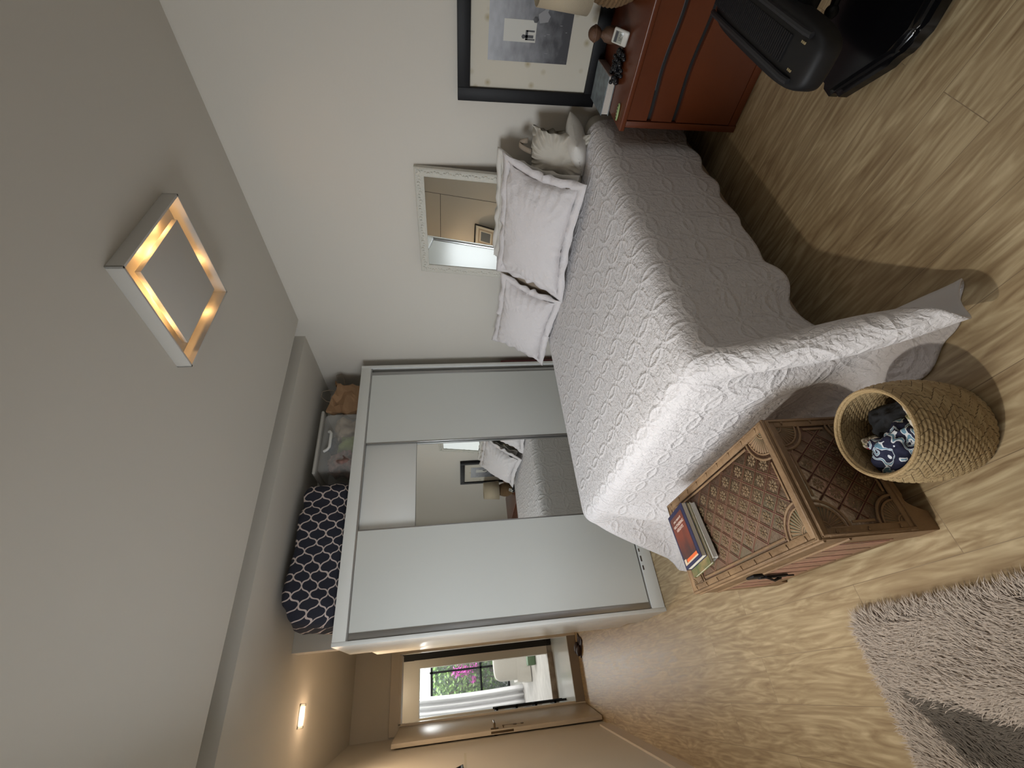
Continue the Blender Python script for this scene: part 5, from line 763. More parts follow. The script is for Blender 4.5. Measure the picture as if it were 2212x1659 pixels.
pillow('taupe_pillow', 'dark taupe pillow showing in the gap between the two shams', frame_of((2.45, 2.30, .86), (0, -1, 0), (.50, 0, .86)), .30, .20, .035, TAUPE, 0, 15)
cu = pillow('wrinkled_cushion', 'rumpled cream cushion with a fabric loop at the dresser end of the headboard wall', frame_of((2.47, 1.30, .80), (.15, -1, .0), (.35, .12, .9)), .15, .165, .055, CREAM, 0, 21, 0, 'cushion', None, .035, 2.1)
bm = B(); grid(bm, lambda u, v: (-.02 + .028 * (v - .5) + .05 * u + .04, .155 + .06 * math.sin(u * PI) + .03 * u, .02 + .01 * math.cos(u * 3)), 10, 3); o_ = obj('fabric_loop', bm, TAUPE, cu, world=False); solidify(o_, .004)
pillow('flat_pillow', 'smooth pale pillow lying flat on the mattress corner by the dresser', frame_of((2.49, 1.225, .705), (-1, .25, 0), (.25, 1, -.45)), .135, .105, .055, SHAM2, 0, 30, 0, 'pillow', None, .001, 2.6, .02)

# ------------------------------------------------ mirror leaning on the head wall
n_ = Vector((-math.cos(.125) * math.cos(.055), -math.cos(.125) * math.sin(.055), math.sin(.125)))
exm = Vector((0, -1, 0)); exm = (exm - n_ * exm.dot(n_)).normalized(); eym = n_.cross(exm)
Mm = Matrix((exm, eym, n_)).transposed().to_4x4(); Mm.translation = Vector((2.642, 1.865, 1.63))
mr = thing('ornate_mirror', 'rectangular mirror in an ornate white carved frame leaning behind the pillows', 'mirror'); mr.matrix_basis = Mm
hw_, fw = .387, .058; yt, yb = .008, -.93
FRM = mat('carved_white_frame', (.62, .60, .53), .45, bump=(160, .5))
bm = B()
def molding(bm, p0, p1, inw):
    """mitred strip from p0 to p1, inward direction inw"""
    p0, p1, inw = Vector(p0), Vector(p1), Vector(inw); d_ = (p1 - p0).normalized()
    prof_ = [(0, -.02), (0, .012), (.008, .018), (.018, .012), (.040, .015), (.048, .010), (.058, .006), (.058, -.004)]
    A = []; Bv = []
    for (o_, z) in prof_:
        a = p0 + inw * o_ + d_ * o_; b_ = p1 + inw * o_ - d_ * o_
        A.append(bm.verts.new((a.x, a.y, z))); Bv.append(bm.verts.new((b_.x, b_.y, z)))
    for i in range(len(prof_) - 1): bm.faces.new((A[i], A[i + 1], Bv[i + 1], Bv[i]))
for p0, p1, iw in (((-hw_, yt, 0), (hw_, yt, 0), (0, -1, 0)), ((hw_, yt, 0), (hw_, yb, 0), (-1, 0, 0)), ((hw_, yb, 0), (-hw_, yb, 0), (0, 1, 0)), ((-hw_, yb, 0), (-hw_, yt, 0), (1, 0, 0))): molding(bm, p0, p1, iw)
L_ = 0
def orn(x, y, s):
    ball(bm, (x, y, .015), s, 1, (1, 1, .6))
for i in range(38):
    t_ = -hw_ + .02 + i * (2 * hw_ - .04) / 37
    for yy in (yt - .029,): orn(t_, yy + .006 * math.sin(i * 1.6), .008 if i % 3 else .0115)
for i in range(46):
    t_ = yt - .03 - i * .9 / 46
    for xx in (-hw_ + .029, hw_ - .029): orn(xx + .006 * math.sin(i * 1.6), t_, .008 if i % 3 else .0115)
obj('frame', bm, FRM, mr, world=False)
bm = B(); bx(bm, -hw_ + .054, hw_ - .054, yb + .054, yt - .054, -.004, .0005); obj('mirror_glass', bm, MIRROR, mr, world=False, smooth=False)
bm = B(); bx(bm, -hw_ + .01, hw_ - .01, yb + .01, yt - .01, -.016, -.006); obj('backing', bm, TAUPE, mr, world=False, smooth=False)

# ------------------------------------------------ dresser
WOOD = mat('red_brown_wood', (.125, .029, .008), .33, bump=(6, .08, (1, .15, 6)), vary=(5, .6, (.09, .022, .007)))
dr = thing('dresser', 'low red-brown wooden dresser with wavy drawer pulls', 'dresser', (2.42, .4, 0))
Y0, Y1 = -.45, .985
bm = B(); bx(bm, 2.165, 2.665, Y0, .997, .578, .605, .006, 3); obj('top', bm, WOOD, dr)
bm = B(); bx(bm, 2.182, 2.66, Y1 - .03, Y1, .0, .578, .002); obj('side_panel', bm, WOOD, dr)
bm = B(); bx(bm, 2.182, 2.66, Y0, Y0 + .03, .0, .578, .002); obj('side_panel', bm, WOOD, dr)
bm = B(); bx(bm, 2.205, 2.64, Y0 + .03, Y1 - .03, .05, .575); obj('carcass', bm, DARK, dr)
bm = B(); bx(bm, 2.184, 2.2, Y0 + .03, Y1 - .03, .006, .042, .002); obj('bottom_rail', bm, WOOD, dr)
def wave_front(z0, z1, wlo, whi):
    ys = np.linspace(Y1 - .034, Y0 + .034, 60); top = []; bot = []
    for y in ys:
        s_ = math.sin((y - .2) * 2 * PI / .42)
        bot.append((2.183 if 0 else y, z0 + (.006 * s_ if wlo else 0))); top.append((y, z1 + (.006 * s_ if whi else 0)))
    bm = B(); prism(bm, bot + top[::-1], 'x', 2.184, 2.204); return bm
d1 = obj('drawer', wave_front(.480, .573, 1, 0), WOOD, dr, auto=30)
d2 = obj('drawer', wave_front(.353, .456, 1, 1), WOOD, dr, auto=30)
d3 = obj('lower_door', wave_front(.046, .329, 0, 1), WOOD, dr, auto=30)
for par, z in ((d1, .4765), (d2, .3495)):
    bm = B(); tube(bm, [(2.190, y, z + .006 * math.sin((y - .2) * 2 * PI / .42)) for y in np.linspace(.82 if z > .4 else .80, -.2, 40)], .003, 6); obj('drawer_pull', bm, mat('dull_steel', (.25, .25, .28), .35, .9) if z > .4 else mat('dark_steel', (.05, .045, .045), .4, .7), par)

# picture standing on the dresser
pf = thing('framed_photograph', 'large black framed black and white photograph leaning on the wall above the dresser', 'picture', (2.64, .72, .606))
FX_ = 2.640
def rectframe(bm, x, y0, y1, z0, z1, wv, d_, bev=.002):
    bx(bm, x - d_, x, y0, y0 + wv, z0, z1, bev); bx(bm, x - d_, x, y1 - wv, y1, z0, z1, bev)
    bx(bm, x - d_, x, y0 + wv, y1 - wv, z0, z0 + wv, bev); bx(bm, x - d_, x, y0 + wv, y1 - wv, z1 - wv, z1, bev)
bm = B(); rectframe(bm, FX_ + .03, .335, 1.092, .612, 1.366, .064, .034); obj('frame', bm, BLACK, pf)
MATB = mat('foxed_mat_board', (.60, .56, .47), .8, vary=(11, .0, (.4, .33, .2)))
def foxed():
    n, l = nodes(MATB); b = n['Principled BSDF']; tc = n.new('ShaderNodeTexCoord'); vo = n.new('ShaderNodeTexVoronoi'); vo.inputs['Scale'].default_value = 13
    l.new(tc.outputs['Object'], vo.inputs[0]); rp = n.new('ShaderNodeValToRGB'); rp.color_ramp.elements[0].position = .0; rp.color_ramp.elements[1].position = .26
    rp.color_ramp.elements[0].color = (.40, .33, .19, 1); rp.color_ramp.elements[1].color = (.62, .58, .49, 1)
    l.new(vo.outputs['Distance'], rp.inputs[0]); l.new(rp.outputs[0], b.inputs['Base Color'])
foxed()
bm = B(); bx(bm, FX_ + .012, FX_ + .014, .39, 1.035, .67, 1.31); obj('mat_board', bm, MATB, pf, smooth=False)
def photo_mat():
    m = mat('grey_photograph', (.2, .2, .2), .35); n, l = nodes(m); b = n['Principled BSDF']; tc = n.new('ShaderNodeTexCoord')
    sx = n.new('ShaderNodeSeparateXYZ'); l.new(tc.outputs['Generated'], sx.inputs[0])
    nz = n.new('ShaderNodeTexNoise'); nz.inputs['Scale'].default_value = 5; nz.inputs['Detail'].default_value = 6; mp = n.new('ShaderNodeMapping'); mp.inputs['Scale'].default_value = (1, 1, 2.2)
    l.new(tc.outputs['Generated'], mp.inputs[0]); l.new(mp.outputs[0], nz.inputs[0])
    f = math_(n, l, 'ADD', math_(n, l, 'MULTIPLY', sx.outputs[2], .75), math_(n, l, 'MULTIPLY', nz.outputs['Fac'], .5))
    rp = n.new('ShaderNodeValToRGB'); rp.color_ramp.elements[0].position = .35; rp.color_ramp.elements[1].position = 1.15 if False else 1.0
    rp.color_ramp.elements[0].color = (.055, .055, .062, 1); rp.color_ramp.elements[1].color = (.42, .43, .46, 1)
    l.new(f, rp.inputs[0]); l.new(rp.outputs[0], b.inputs['Base Color']); return m
bm = B(); bx(bm, FX_ + .010, FX_ + .0115, .55, .900, .800, 1.213); ph = obj('photograph_print', bm, photo_mat(), pf, smooth=False)
LIGHTG = mat('print_light_grey', (.58, .57, .52), .4); DARKG = mat('print_dark_grey', (.06, .06, .065), .4); MIDG = mat('print_mid_grey', (.28, .28, .29), .4)
bm = B(); bx(bm, FX_ + .0095, FX_ + .0102, .725, .815, .978, 1.139); obj('light_patch', bm, LIGHTG, ph, smooth=False)
bm = B(); xx = FX_ + .009
ball(bm, (xx, .792, 1.040), .010, 1, (.05, 1, 1)); bx(bm, xx, xx + .0008, .785, .797, .990, 1.035); bx(bm, xx, xx + .0008, .800, .806, .982, 1.03); bx(bm, xx, xx + .0008, .765, .772, .985, 1.025); bx(bm, xx, xx + .0008, .765, .806, 1.018, 1.03)
obj('silhouette', bm, DARKG, ph, smooth=False)
bm = B(); ball(bm, (xx, .722, .985), .014, 1, (.05, 1, 1)); obj('dark_shape', bm, DARKG, ph, smooth=False)
bm = B(); prism(bm, [(.70, .975), (.735, .965), (.728, .925), (.705, .915), (.690, .93), (.665, .92), (.68, .945)], 'x', xx, xx + .0008)
obj('pale_reflection', bm, MIDG, ph, smooth=False); random.seed(5)
for i in range(6):
    bm = B(); yy, zz = random.uniform(.62, .87), random.uniform(.82, .94); bx(bm, xx, xx + .0006, yy, yy + .002, zz, zz + random.uniform(.006, .016)); obj('pale_reflection', bm, MIDG, ph, smooth=False)

# table lamp
tl = thing('table_lamp', 'table lamp with beige shade and coiled rope base at the frame edge of the dresser', 'lamp', (2.45, .50, .605))
ROPE = mat('coiled_rope', (.20, .12, .055), .9, bump=(90, .8))
bm = B()
for k_ in range(10):
    z = .012 + k_ * .019; r = .062 + .030 * math.sin(PI * (k_ + .6) / 10.5); tube(bm, [(2.45 + r * math.cos(a), .50 + r * math.sin(a), .605 + z) for a in np.linspace(0, 2 * PI, 29)], .0115, 8, False)
lathe(bm, [(.055, .002), (.088, .09), (.05, .19), (.015, .205)], (2.45, .50, .605), 24); obj('rope_base', bm, ROPE, tl)
bm = B(); lathe(bm, [(.135, .20), (.118, .425)], (2.45, .50, .605), 48, False, False); o_ = obj('lamp_shade', bm, mat('beige_shade_linen', (.50, .42, .30), .85, bump=(200, .2)), tl); solidify(o_, .003)
bm = B(); tube(bm, [(2.45, .50, .80), (2.45, .50, .98)], .006); bx(bm, 2.33, 2.57, .498, .502, .855, .859); obj('lamp_stem', bm, BRASS, tl)

# carved wooden figure
fg = thing('wooden_figurine', 'small brown wooden figurine with a round head', 'figurine', (2.50, .715, .605))
FW = mat('carved_brown_wood', (.13, .065, .035), .6, bump=(40, .5))
bm = B(); lathe(bm, [(.026, .001), (.034, .012), (.036, .04), (.030, .066), (.016, .082), (.012, .09)], (2.50, .715, .605), 24); obj('figurine_body', bm, FW, fg)
bm = B(); ball(bm, (2.50, .715, .605 + .118), .032, 3); lathe(bm, [(.033, .112), (.036, .118), (.033, .124)], (2.50, .715, .605), 24); obj('figurine_head', bm, FW, fg)

# digital clock
ck = thing('digital_clock', 'small white digital clock with a grey display leaning back on the dresser', 'clock'); Mck = frame_of((2.362, .682, .642), (-.25, -1, 0), (.55, -.12, 1)); ck.matrix_basis = Mck
bm = B(); bx(bm, -.032, .032, -.036, .036, -.008, .006, .008, 3); obj('clock_body', bm, mat('white_clock_plastic', (.62, .60, .54), .35), ck, world=False)
bm = B(); bx(bm, -.024, .024, -.012, .027, .0055, .0068, .001); dp = obj('display', bm, mat('lcd_grey', (.33, .33, .28), .2), ck, world=False)
bm = B()
def seg7(x, y, s, on):
    for i_, (a0, b0, a1, b1) in enumerate(((0, 2, 1, 2), (0, 1, 0, 2), (1, 1, 1, 2), (0, 1, 1, 1), (0, 0, 0, 1), (1, 0, 1, 1), (0, 0, 1, 0))):
        if on[i_] == '1': bx(bm, x + a0 * s - .0007, x + a1 * s + .0007, y + b0 * s - .0007, y + b1 * s + .0007, .0069, .0073)
seg7(-.016, -.007, .006, '0010010'); seg7(-.005, -.007, .006, '1011101'); seg7(.008, -.007, .006, '0111010'); bx(bm, -.022, .022, .012, .024, .0069, .0073)
obj('display_digits', bm, DARKG, dp, world=False, smooth=False)

# string of black beads
random.seed(2); bm = B()
for k_ in range(90):
    a = k_ * .33; r = .030 + .022 * math.sin(k_ * .21); x = 2.372 + r * math.cos(a) * 1.0 + .018 * math.sin(k_ * .07); y = .800 + r * math.sin(a) * 1.35
    ball(bm, (x, y, .605 + .010 + .018 * abs(math.sin(k_ * .9)) * (k_ % 3) / 2), .0095, 2)
solo('bead_necklace', bm, mat('black_shiny_beads', (.010, .010, .012), .15), 'heap of shiny black beads beside the clock', 'necklace', (2.372, .80, .605))

# thick book
bk = thing('hardback_book', 'thick book with a mottled blue-grey cover lying on the dresser', 'book', (2.49, .935, .606), (0, 0, math.radians(3)))
COVB = mat('mottled_blue_cover', (.22, .27, .29), .5, vary=(30, .9, (.12, .13, .14))); PAGES = mat('page_edges', (.66, .60, .53), .85, bump=(3, .5, (1, 1, 300)))
bm = B(); bx(bm, -.112, .110, -.083, .083, .003, .037); obj('pages', bm, PAGES, bk, world=False, smooth=False)
bm = B(); bx(bm, -.118, .114, -.086, .088, .0, .003, .001); bx(bm, -.118, .114, -.086, .088, .037, .040, .001); obj('cover', bm, COVB, bk, world=False, smooth=False)
bm = B(); bx(bm, -.118, .114, -.090, -.085, 0, .040, .002); obj('spine', bm, mat('brown_spine', (.22, .15, .13), .5), bk, world=False)

# green clip
gc = thing('hair_clip', 'small pale green clip with five dark dots on the dresser edge', 'hair clip', (2.232, .938, .606), (0, 0, math.radians(98)))
bm = B(); rbox(bm, (0, 0, .005), .037, .012, .005, e=3, nu=32, nv=12); obj('clip_body', bm, mat('pale_green_plastic', (.33, .42, .18), .3), gc, world=False)
bm = B()
for i in range(5): ball(bm, (-.026 + i * .013, 0, .0095), .0042, 2, (1, 1, .5))
obj('dark_dots', bm, mat('dark_green', (.02, .04, .01), .3), gc, world=False)

# ------------------------------------------------ black machine at the frame edge
mc = thing('black_machine', 'black machine with a ribbed upper arm and glossy wedge base in front of the dresser', 'machine', (1.75, .2, 0))
bm = B(); prism(bm, [(1.60, .600), (1.45, .425), (1.425, .35), (1.44, .25), (1.55, .05), (1.75, .0), (1.98, .10), (1.90, .33), (1.80, .47), (1.70, .585)], 'z', .012, .10)
bmesh.ops.bevel(bm, geom=[e_ for e_ in bm.edges ], offset=.028, segments=5, affect='EDGES'); obj('base', bm, mat('machine_gloss_black', (.004, .004, .005), .15), mc)
bm = B(); rbox(bm, (1.72, .435, .36), .35, .088, .055, e=4.5, nu=64, nv=20, zfl=False); obj('upper_arm', bm, mat('machine_satin_black', (.004, .004, .005), .6), mc)
bm = B()
for i in range(44): bx(bm, 1.50 + i * .0125, 1.5065 + i * .0125, .395, .465, .404, .4175)
obj('ribbed_grille', bm, mat('grille_black', (.006, .006, .007), .5), mc)
bm = B()
for y in (.372, .488): tube(bm, [(1.42, y, .412), (1.45, y, .419), (2.02, y, .419), (2.04, y, .412)], .009, 8)
obj('side_rail', bm, mat('grey_black_rail', (.020, .020, .023), .5), mc)
bm = B(); bx(bm, 1.66, 1.76, .08, .16, .10, .36, .02); bx(bm, 1.60, 1.86, .10, .40, .30, .36, .02); obj('column', bm, BLACK, mc)
bm = B(); ball(bm, (1.63, .365, .235), .020, 3); tube(bm, [(1.63, .365, .235), (1.67, .14, .24)], .012); obj('knob', bm, BLACK, mc)
GOLD = mat('gold_print', (.35, .27, .14), .4)
for i in range(3):
    for y in (.392, .462):
        bm = B(); bx(bm, 1.432 + i * .008, 1.435 + i * .008, y, y + .006, .407, .4125); obj('gold_mark', bm, GOLD, mc, smooth=False)

# ------------------------------------------------ carved chest
ch = thing('carved_chest', 'low carved wooden chest with flower lattice panels at the foot of the bed', 'chest', (.4625, 1.6425, 0))
CW = mat('dusty_carved_wood', (.27, .165, .082), .62, bump=(45, .5), vary=(9, .8, (.15, .085, .04)))
CG = mat('red_brown_ground', (.15, .07, .04), .75, bump=(70, .6), vary=(10, .7, (.105, .095, .05)))
CF = mat('faded_green_paint', (.15, .145, .085), .75, bump=(50, .5), vary=(7, .8, (.24, .09, .05)))
CR = mat('dull_rosette_wood', (.20, .125, .065), .7, bump=(60, .5), vary=(12, .7, (.12, .09, .045)))
CP = mat('faded_pink_paint', (.40, .20, .13), .75, bump=(40, .5), vary=(13, .8, (.26, .17, .09)))
GRV = mat('dark_red_groove', (.07, .012, .008), .8)
def fan(bm, c, sx, sy, R, h0, rays=9):
    n_ = 14; V = [bm.verts.new((c[0], c[1], h0 + .002))] + [bm.verts.new((c[0] + sx * R * math.cos(a), c[1] + sy * R * math.sin(a), h0 + .001)) for a in np.linspace(0, PI / 2, n_)]
    for i in range(1, n_): bm.faces.new((V[0], V[i], V[i + 1])).material_index = 2
    for rr, w_ in ((R, .0035), (R * 1.22, .0045), (R * .30, .003), (R * .20, .002)):
        tube(bm, [(c[0] + sx * rr * math.cos(a), c[1] + sy * rr * math.sin(a), h0 + .002) for a in np.linspace(.02, PI / 2 - .02, 16)], w_, 6)
    for i in range(rays):
        a = PI / 2 * (i + .5) / rays
        tube(bm, [(c[0] + sx * r_ * math.cos(a), c[1] + sy * r_ * math.sin(a), h0 + .0015) for r_ in (R * .32, R * .62, R * .96)], [.0012, .0022, .0032], 5)
def petal(bm, x, y, r, h0, a0=0, n_=8):
    for i in range(n_):
        a = a0 + 2 * PI * i / n_; c_, s_ = math.cos(a), math.sin(a)
        P = lambda u, v, z: bm.verts.new((x + u * c_ - v * s_, y + u * s_ + v * c_, h0 + z))
        v0 = P(.22 * r, 0, .002); v1 = P(.65 * r, -.24 * r, .0008); v2 = P(r, 0, .0012); v3 = P(.65 * r, .24 * r, .0008); v4 = P(.65 * r, 0, .0042)
        for f in ((v0, v1, v4), (v1, v2, v4), (v2, v3, v4), (v3, v0, v4)): bm.faces.new(f).material_index = 4
    ball(bm, (x, y, h0 + .002), r * .17, 1, (1, 1, .8))
def carve(W, H, bw, R, M, cell=(.050, .062), seed=0):
    """relief on a W x H panel; local x,y in the panel, z outwards"""
    bm = B(); iw, ih = W / 2 - bw, H / 2 - bw
    bx(bm, -iw, iw, -ih, ih, -.003, .0, 0, mi=1)
    for s in (1, -1):
        bx(bm, -W / 2, W / 2, s * ih, s * H / 2, -.006, .006, .002); bx(bm, s * iw, s * W / 2, -ih, ih, -.006, .006, .002)
        tube(bm, [(-W / 2 + .006, s * (H / 2 - .006), .006), (W / 2 - .006, s * (H / 2 - .006), .006)], .004, 6); tube(bm, [(s * (W / 2 - .006), -H / 2 + .006, .006), (s * (W / 2 - .006), H / 2 - .006, .006)], .004, 6)
        tube(bm, [(-iw, s * ih, .003), (iw, s * ih, .003)], .003, 6); tube(bm, [(s * iw, -ih, .003), (s * iw, ih, .003)], .003, 6)
    nd = int(H / .085)
    for i in range(nd):
        y = -H / 2 + (i + .5) * H / nd
        for s in (1, -1): prism(bm, [(s * (W / 2 - .010), y - .005), (s * (W / 2 - .010), y + .005), (s * (iw + .004), y)], 'z', .006, .009)
    for sx in (1, -1):
        for sy_ in (1, -1): fan(bm, (sx * iw, sy_ * ih), -sx, -sy_, R, 0)
    inx, iny = iw - .014, ih - .014
    for s in (1, -1):
        bx(bm, -inx + R * 1.2, inx - R * 1.2, s * iny - .004, s * iny + .004, 0, .004, .001) if inx > R * 1.2 else None
        bx(bm, s * inx - .004, s * inx + .004, -iny + R * 1.2, iny - R * 1.2, 0, .004, .001) if iny > R * 1.2 else None
    def inside(x, y, m=0):
        if abs(x) > inx - m or abs(y) > iny - m: return False
        return math.hypot(iw - abs(x), ih - abs(y)) > R * 1.28 + m
    cx_, cy_ = cell
    for fam in (1, -1):
        k_ = -40
        while k_ <= 40:
            seg_ = []
            for t_ in np.linspace(-1, 1, 260):
                y = t_ * ih; x = fam * (y / cy_) * cx_ + k_ * 2 * cx_ * .5 * 2
                if inside(x, y): seg_.append((x, y))
                else:
                    if len(seg_) > 3:
                        a, b_ = seg_[0], seg_[-1]
                        tube(bm, [(*a, .001), (*b_, .001)], .0026, 4, mi=3); off = .0040
                        for s in (1, -1): tube(bm, [(a[0] + s * off, a[1], .0015), (b_[0] + s * off, b_[1], .0015)], .0014, 4)
                    seg_ = []
            k_ += 1
    i = -20
    for i in range(-30, 31):
        for j in range(-30, 31):
            if (i + j) % 2 == 0: continue
            x, y = i * cx_, j * cy_
            if inside(x, y, .012): petal(bm, x, y, min(cx_, cy_) * .60, .0005, .2)
    bm.transform(M); return bm
Zt = .41
bm = B(); bx(bm, .268, .657, 1.228, 2.057, .05, .398, .003); obj('chest_core', bm, CW, ch)
bm = carve(.405, .845, .030, .078, Matrix.Translation((.4625, 1.6425, Zt - .006)), (.0375, .048)); obj('carved_top', bm, [CW, CG, CF, GRV, CR], ch, auto=0)
Me = Matrix(((1, 0, 0, .4625), (0, 0, -1, 1.2235), (0, 1, 0, .235), (0, 0, 0, 1)))
bm = carve(.395, .325, .026, .070, Me, (.034, .042)); obj('carved_end_panel', bm, [CW, CG, CF, GRV, CR], ch, auto=0)
Me2 = Matrix(((-1, 0, 0, .4625), (0, 0, 1, 2.0615), (0, 1, 0, .235), (0, 0, 0, 1)))
bm = carve(.395, .325, .026, .070, Me2, (.034, .042)); obj('carved_end_panel', bm, [CW, CG, CF, GRV, CR], ch, auto=0)
def apron(w0, w1, z1, leg=.07):
    top = [(w0, z1), (w0, 0), (w0 + leg * .8, 0)]
    for t_ in np.linspace(0, 1, 10): top.append((w0 + leg * .8 + leg * .8 * t_, .055 * (1 - (1 - t_) ** 2) + .012 * math.sin(t_ * PI)))
    mid = (w0 + w1) / 2; top.append((mid, .062))
    r = [(w0 + w1 - a, b_) for a, b_ in top[::-1][1:]]
    return top + r
for nm, y in (('end_apron', 1.221), ('end_apron', 2.046)):
    bm = B(); prism(bm, apron(.262, .663, .08), 'y', y, y + .018); obj(nm, bm, CW, ch, smooth=False)
# front face towards the left wall
bm = B(); prism(bm, [(a, b_) for a, b_ in apron(1.222, 2.063, .395, .09)], 'x', .261, .276)
for y in np.arange(1.30, 2.02, .082): bx(bm, .2585, .262, y - .0018, y + .0018, .105, .285, 0, mi=3)
for z in (.30, .385): tube(bm, [(.260, 1.23, z), (.260, 2.055, z)], .005, 6)
bx(bm, .2593, .262, 1.29, 2.0, .10, .292, 0, mi=1)
obj('front_panel', bm, [CW, CP, CF, GRV], ch, smooth=False)
bm = B(); prism(bm, apron(1.222, 2.063, .395, .09), 'x', .649, .664); obj('rear_panel', bm, CW, ch, smooth=False)
IRON = mat('dark_iron', (.02, .02, .022), .5, .6)
bm = B(); bx(bm, .250, .2595, 1.690, 1.745, .30, .345, .004); bx(bm, .246, .256, 1.705, 1.728, .19, .31, .004); tube(bm, [(.248, 1.70, .29), (.236, 1.715, .25), (.246, 1.73, .21)], .005, 6); tube(bm, [(.25, 1.72, .20), (.25, 1.725, .155)], .003, 6)
obj('latch', bm, IRON, ch)

# books on the chest
Mb = Matrix.Translation((.465, 1.866, .412))
bex = Vector((.592 - .573, 1.808 - 1.969, 0)).normalized(); bey = Vector((0, 0, 1)).cross(bex)
def book(name, label, cx_, cy_, z0, w_, h_, t_, cover, pages, da=0):
    r = thing(name, label, 'book', group='books stacked on the carved chest'); M = Matrix((bex, bey, Vector((0, 0, 1)))).transposed().to_4x4() @ Matrix.Rotation(math.radians(da), 4, 'Z'); M.translation = Vector((cx_, cy_, z0)); r.matrix_basis = M
    bm = B(); bx(bm, -w_ / 2 + .001, w_ / 2 - .003, -h_ / 2 + .003, h_ / 2 - .003, .0022, t_ - .0022); obj('pages', bm, pages, r, world=False, smooth=False)
    bm = B(); bx(bm, -w_ / 2, w_ / 2, -h_ / 2, h_ / 2, 0, .0022, .0006); bx(bm, -w_ / 2, w_ / 2, -h_ / 2, h_ / 2, t_ - .0022, t_, .0006); bx(bm, -w_ / 2 - .001, -w_ / 2 + .0015, -h_ / 2, h_ / 2, 0, t_, .0006)
    obj('cover', bm, cover, r, world=False, smooth=False); return r
PG2 = mat('cream_page_edges', (.80, .74, .60), .85, bump=(3, .4, (1, 1, 300))); PG3 = mat('white_page_edges', (.80, .80, .76), .85)
NAVY = mat('navy_cover', (.018, .018, .06), .3); GREYC = mat('grey_cover', (.40, .38, .34), .5)
GRN = mat('green_landscape_cover', (.05, .095, .03), .35, vary=(25, .9, (.28, .19, .08)))
zb = .4155
book('paperback_book', 'white-paged grey book at the bottom of the stack on the carved chest', .455, 1.858, zb, .165, .245, .021, GREYC, PG3, 2)
book('paperback_book', 'thin book with a green and golden landscape cover in the middle of the chest stack', .448, 1.868, zb + .021, .172, .262, .014, GRN, PG2, 0)
b1 = book('paperback_book', 'navy paperback with a dark red cover picture on top of the chest stack', .466, 1.869, zb + .035, .162, .235, .024, NAVY, PG2, 0)
def redpic():
    m = mat('red_moor_picture', (.2, .05, .03), .3); n, l = nodes(m); b = n['Principled BSDF']; tc = n.new('ShaderNodeTexCoord')
    nz = n.new('ShaderNodeTexNoise'); nz.inputs['Scale'].default_value = 2.2; nz.inputs['Detail'].default_value = 5
    sx = n.new('ShaderNodeSeparateXYZ'); l.new(tc.outputs['Generated'], sx.inputs[0]); l.new(tc.outputs['Generated'], nz.inputs[0])
    f = math_(n, l, 'ADD', math_(n, l, 'MULTIPLY', sx.outputs[1], .65), math_(n, l, 'MULTIPLY', nz.outputs['Fac'], .7))
    rp = n.new('ShaderNodeValToRGB'); e = rp.color_ramp.elements; e[0].position = .35; e[0].color = (.035, .018, .018, 1); e[1].position = 1.1 if 0 else 1.0; e[1].color = (.12, .035, .025, 1)
    x = rp.color_ramp.elements.new(.72); x.color = (.19, .038, .018, 1)
    l.new(f, rp.inputs[0]); l.new(rp.outputs[0], b.inputs['Base Color']); return m
t1 = .0241
bm = B(); bx(bm, -.070, .058, -.100, .098, t1, t1 + .0006); pic = obj('cover_picture', bm, redpic(), b1, world=False, smooth=False)
ORG = mat('orange_band', (.75, .14, .03), .4)
bm = B(); bx(bm, -.045, .058, -.098, -.085, t1 + .0006, t1 + .0010); obj('orange_band', bm, ORG, pic, world=False, smooth=False)
bm = B(); bx(bm, -.070, .062, -.104, -.098, t1 + .0002, t1 + .0009); bx(bm, -.070, -.050, -.098, -.080, t1 + .0006, t1 + .0012); obj('pale_label', bm, mat('pale_label', (.62, .48, .34), .5), pic, world=False, smooth=False)
def text(name, s, size, x, y, z, m, parent, align='CENTER'):
    cu_ = bpy.data.curves.new(name, 'FONT'); cu_.body = s; cu_.size = size; cu_.align_x = align; cu_.extrude = .0002
    tmp = bpy.data.objects.new(name + '_c', cu_); COL.objects.link(tmp)
    dg = bpy.context.evaluated_depsgraph_get(); me_ = bpy.data.meshes.new_from_object(tmp.evaluated_get(dg)); bpy.data.objects.remove(tmp)
    me_.materials.clear(); me_.materials.append(m)
    o = bpy.data.objects.new(name, me_); COL.objects.link(o); o.parent = parent; o.location = (x, y, z); return o
CRT = mat('cream_print', (.85, .72, .62), .5)
text('author_line', 'EMILY BRONT\u00cb', .0115, -.004, .072, t1 + .0009, CRT, pic)
text('title_line', 'WUTHERING', .0175, -.004, .050, t1 + .0009, CRT, pic)
text('title_line', 'HEIGHTS', .0175, -.004, .031, t1 + .0009, CRT, pic)

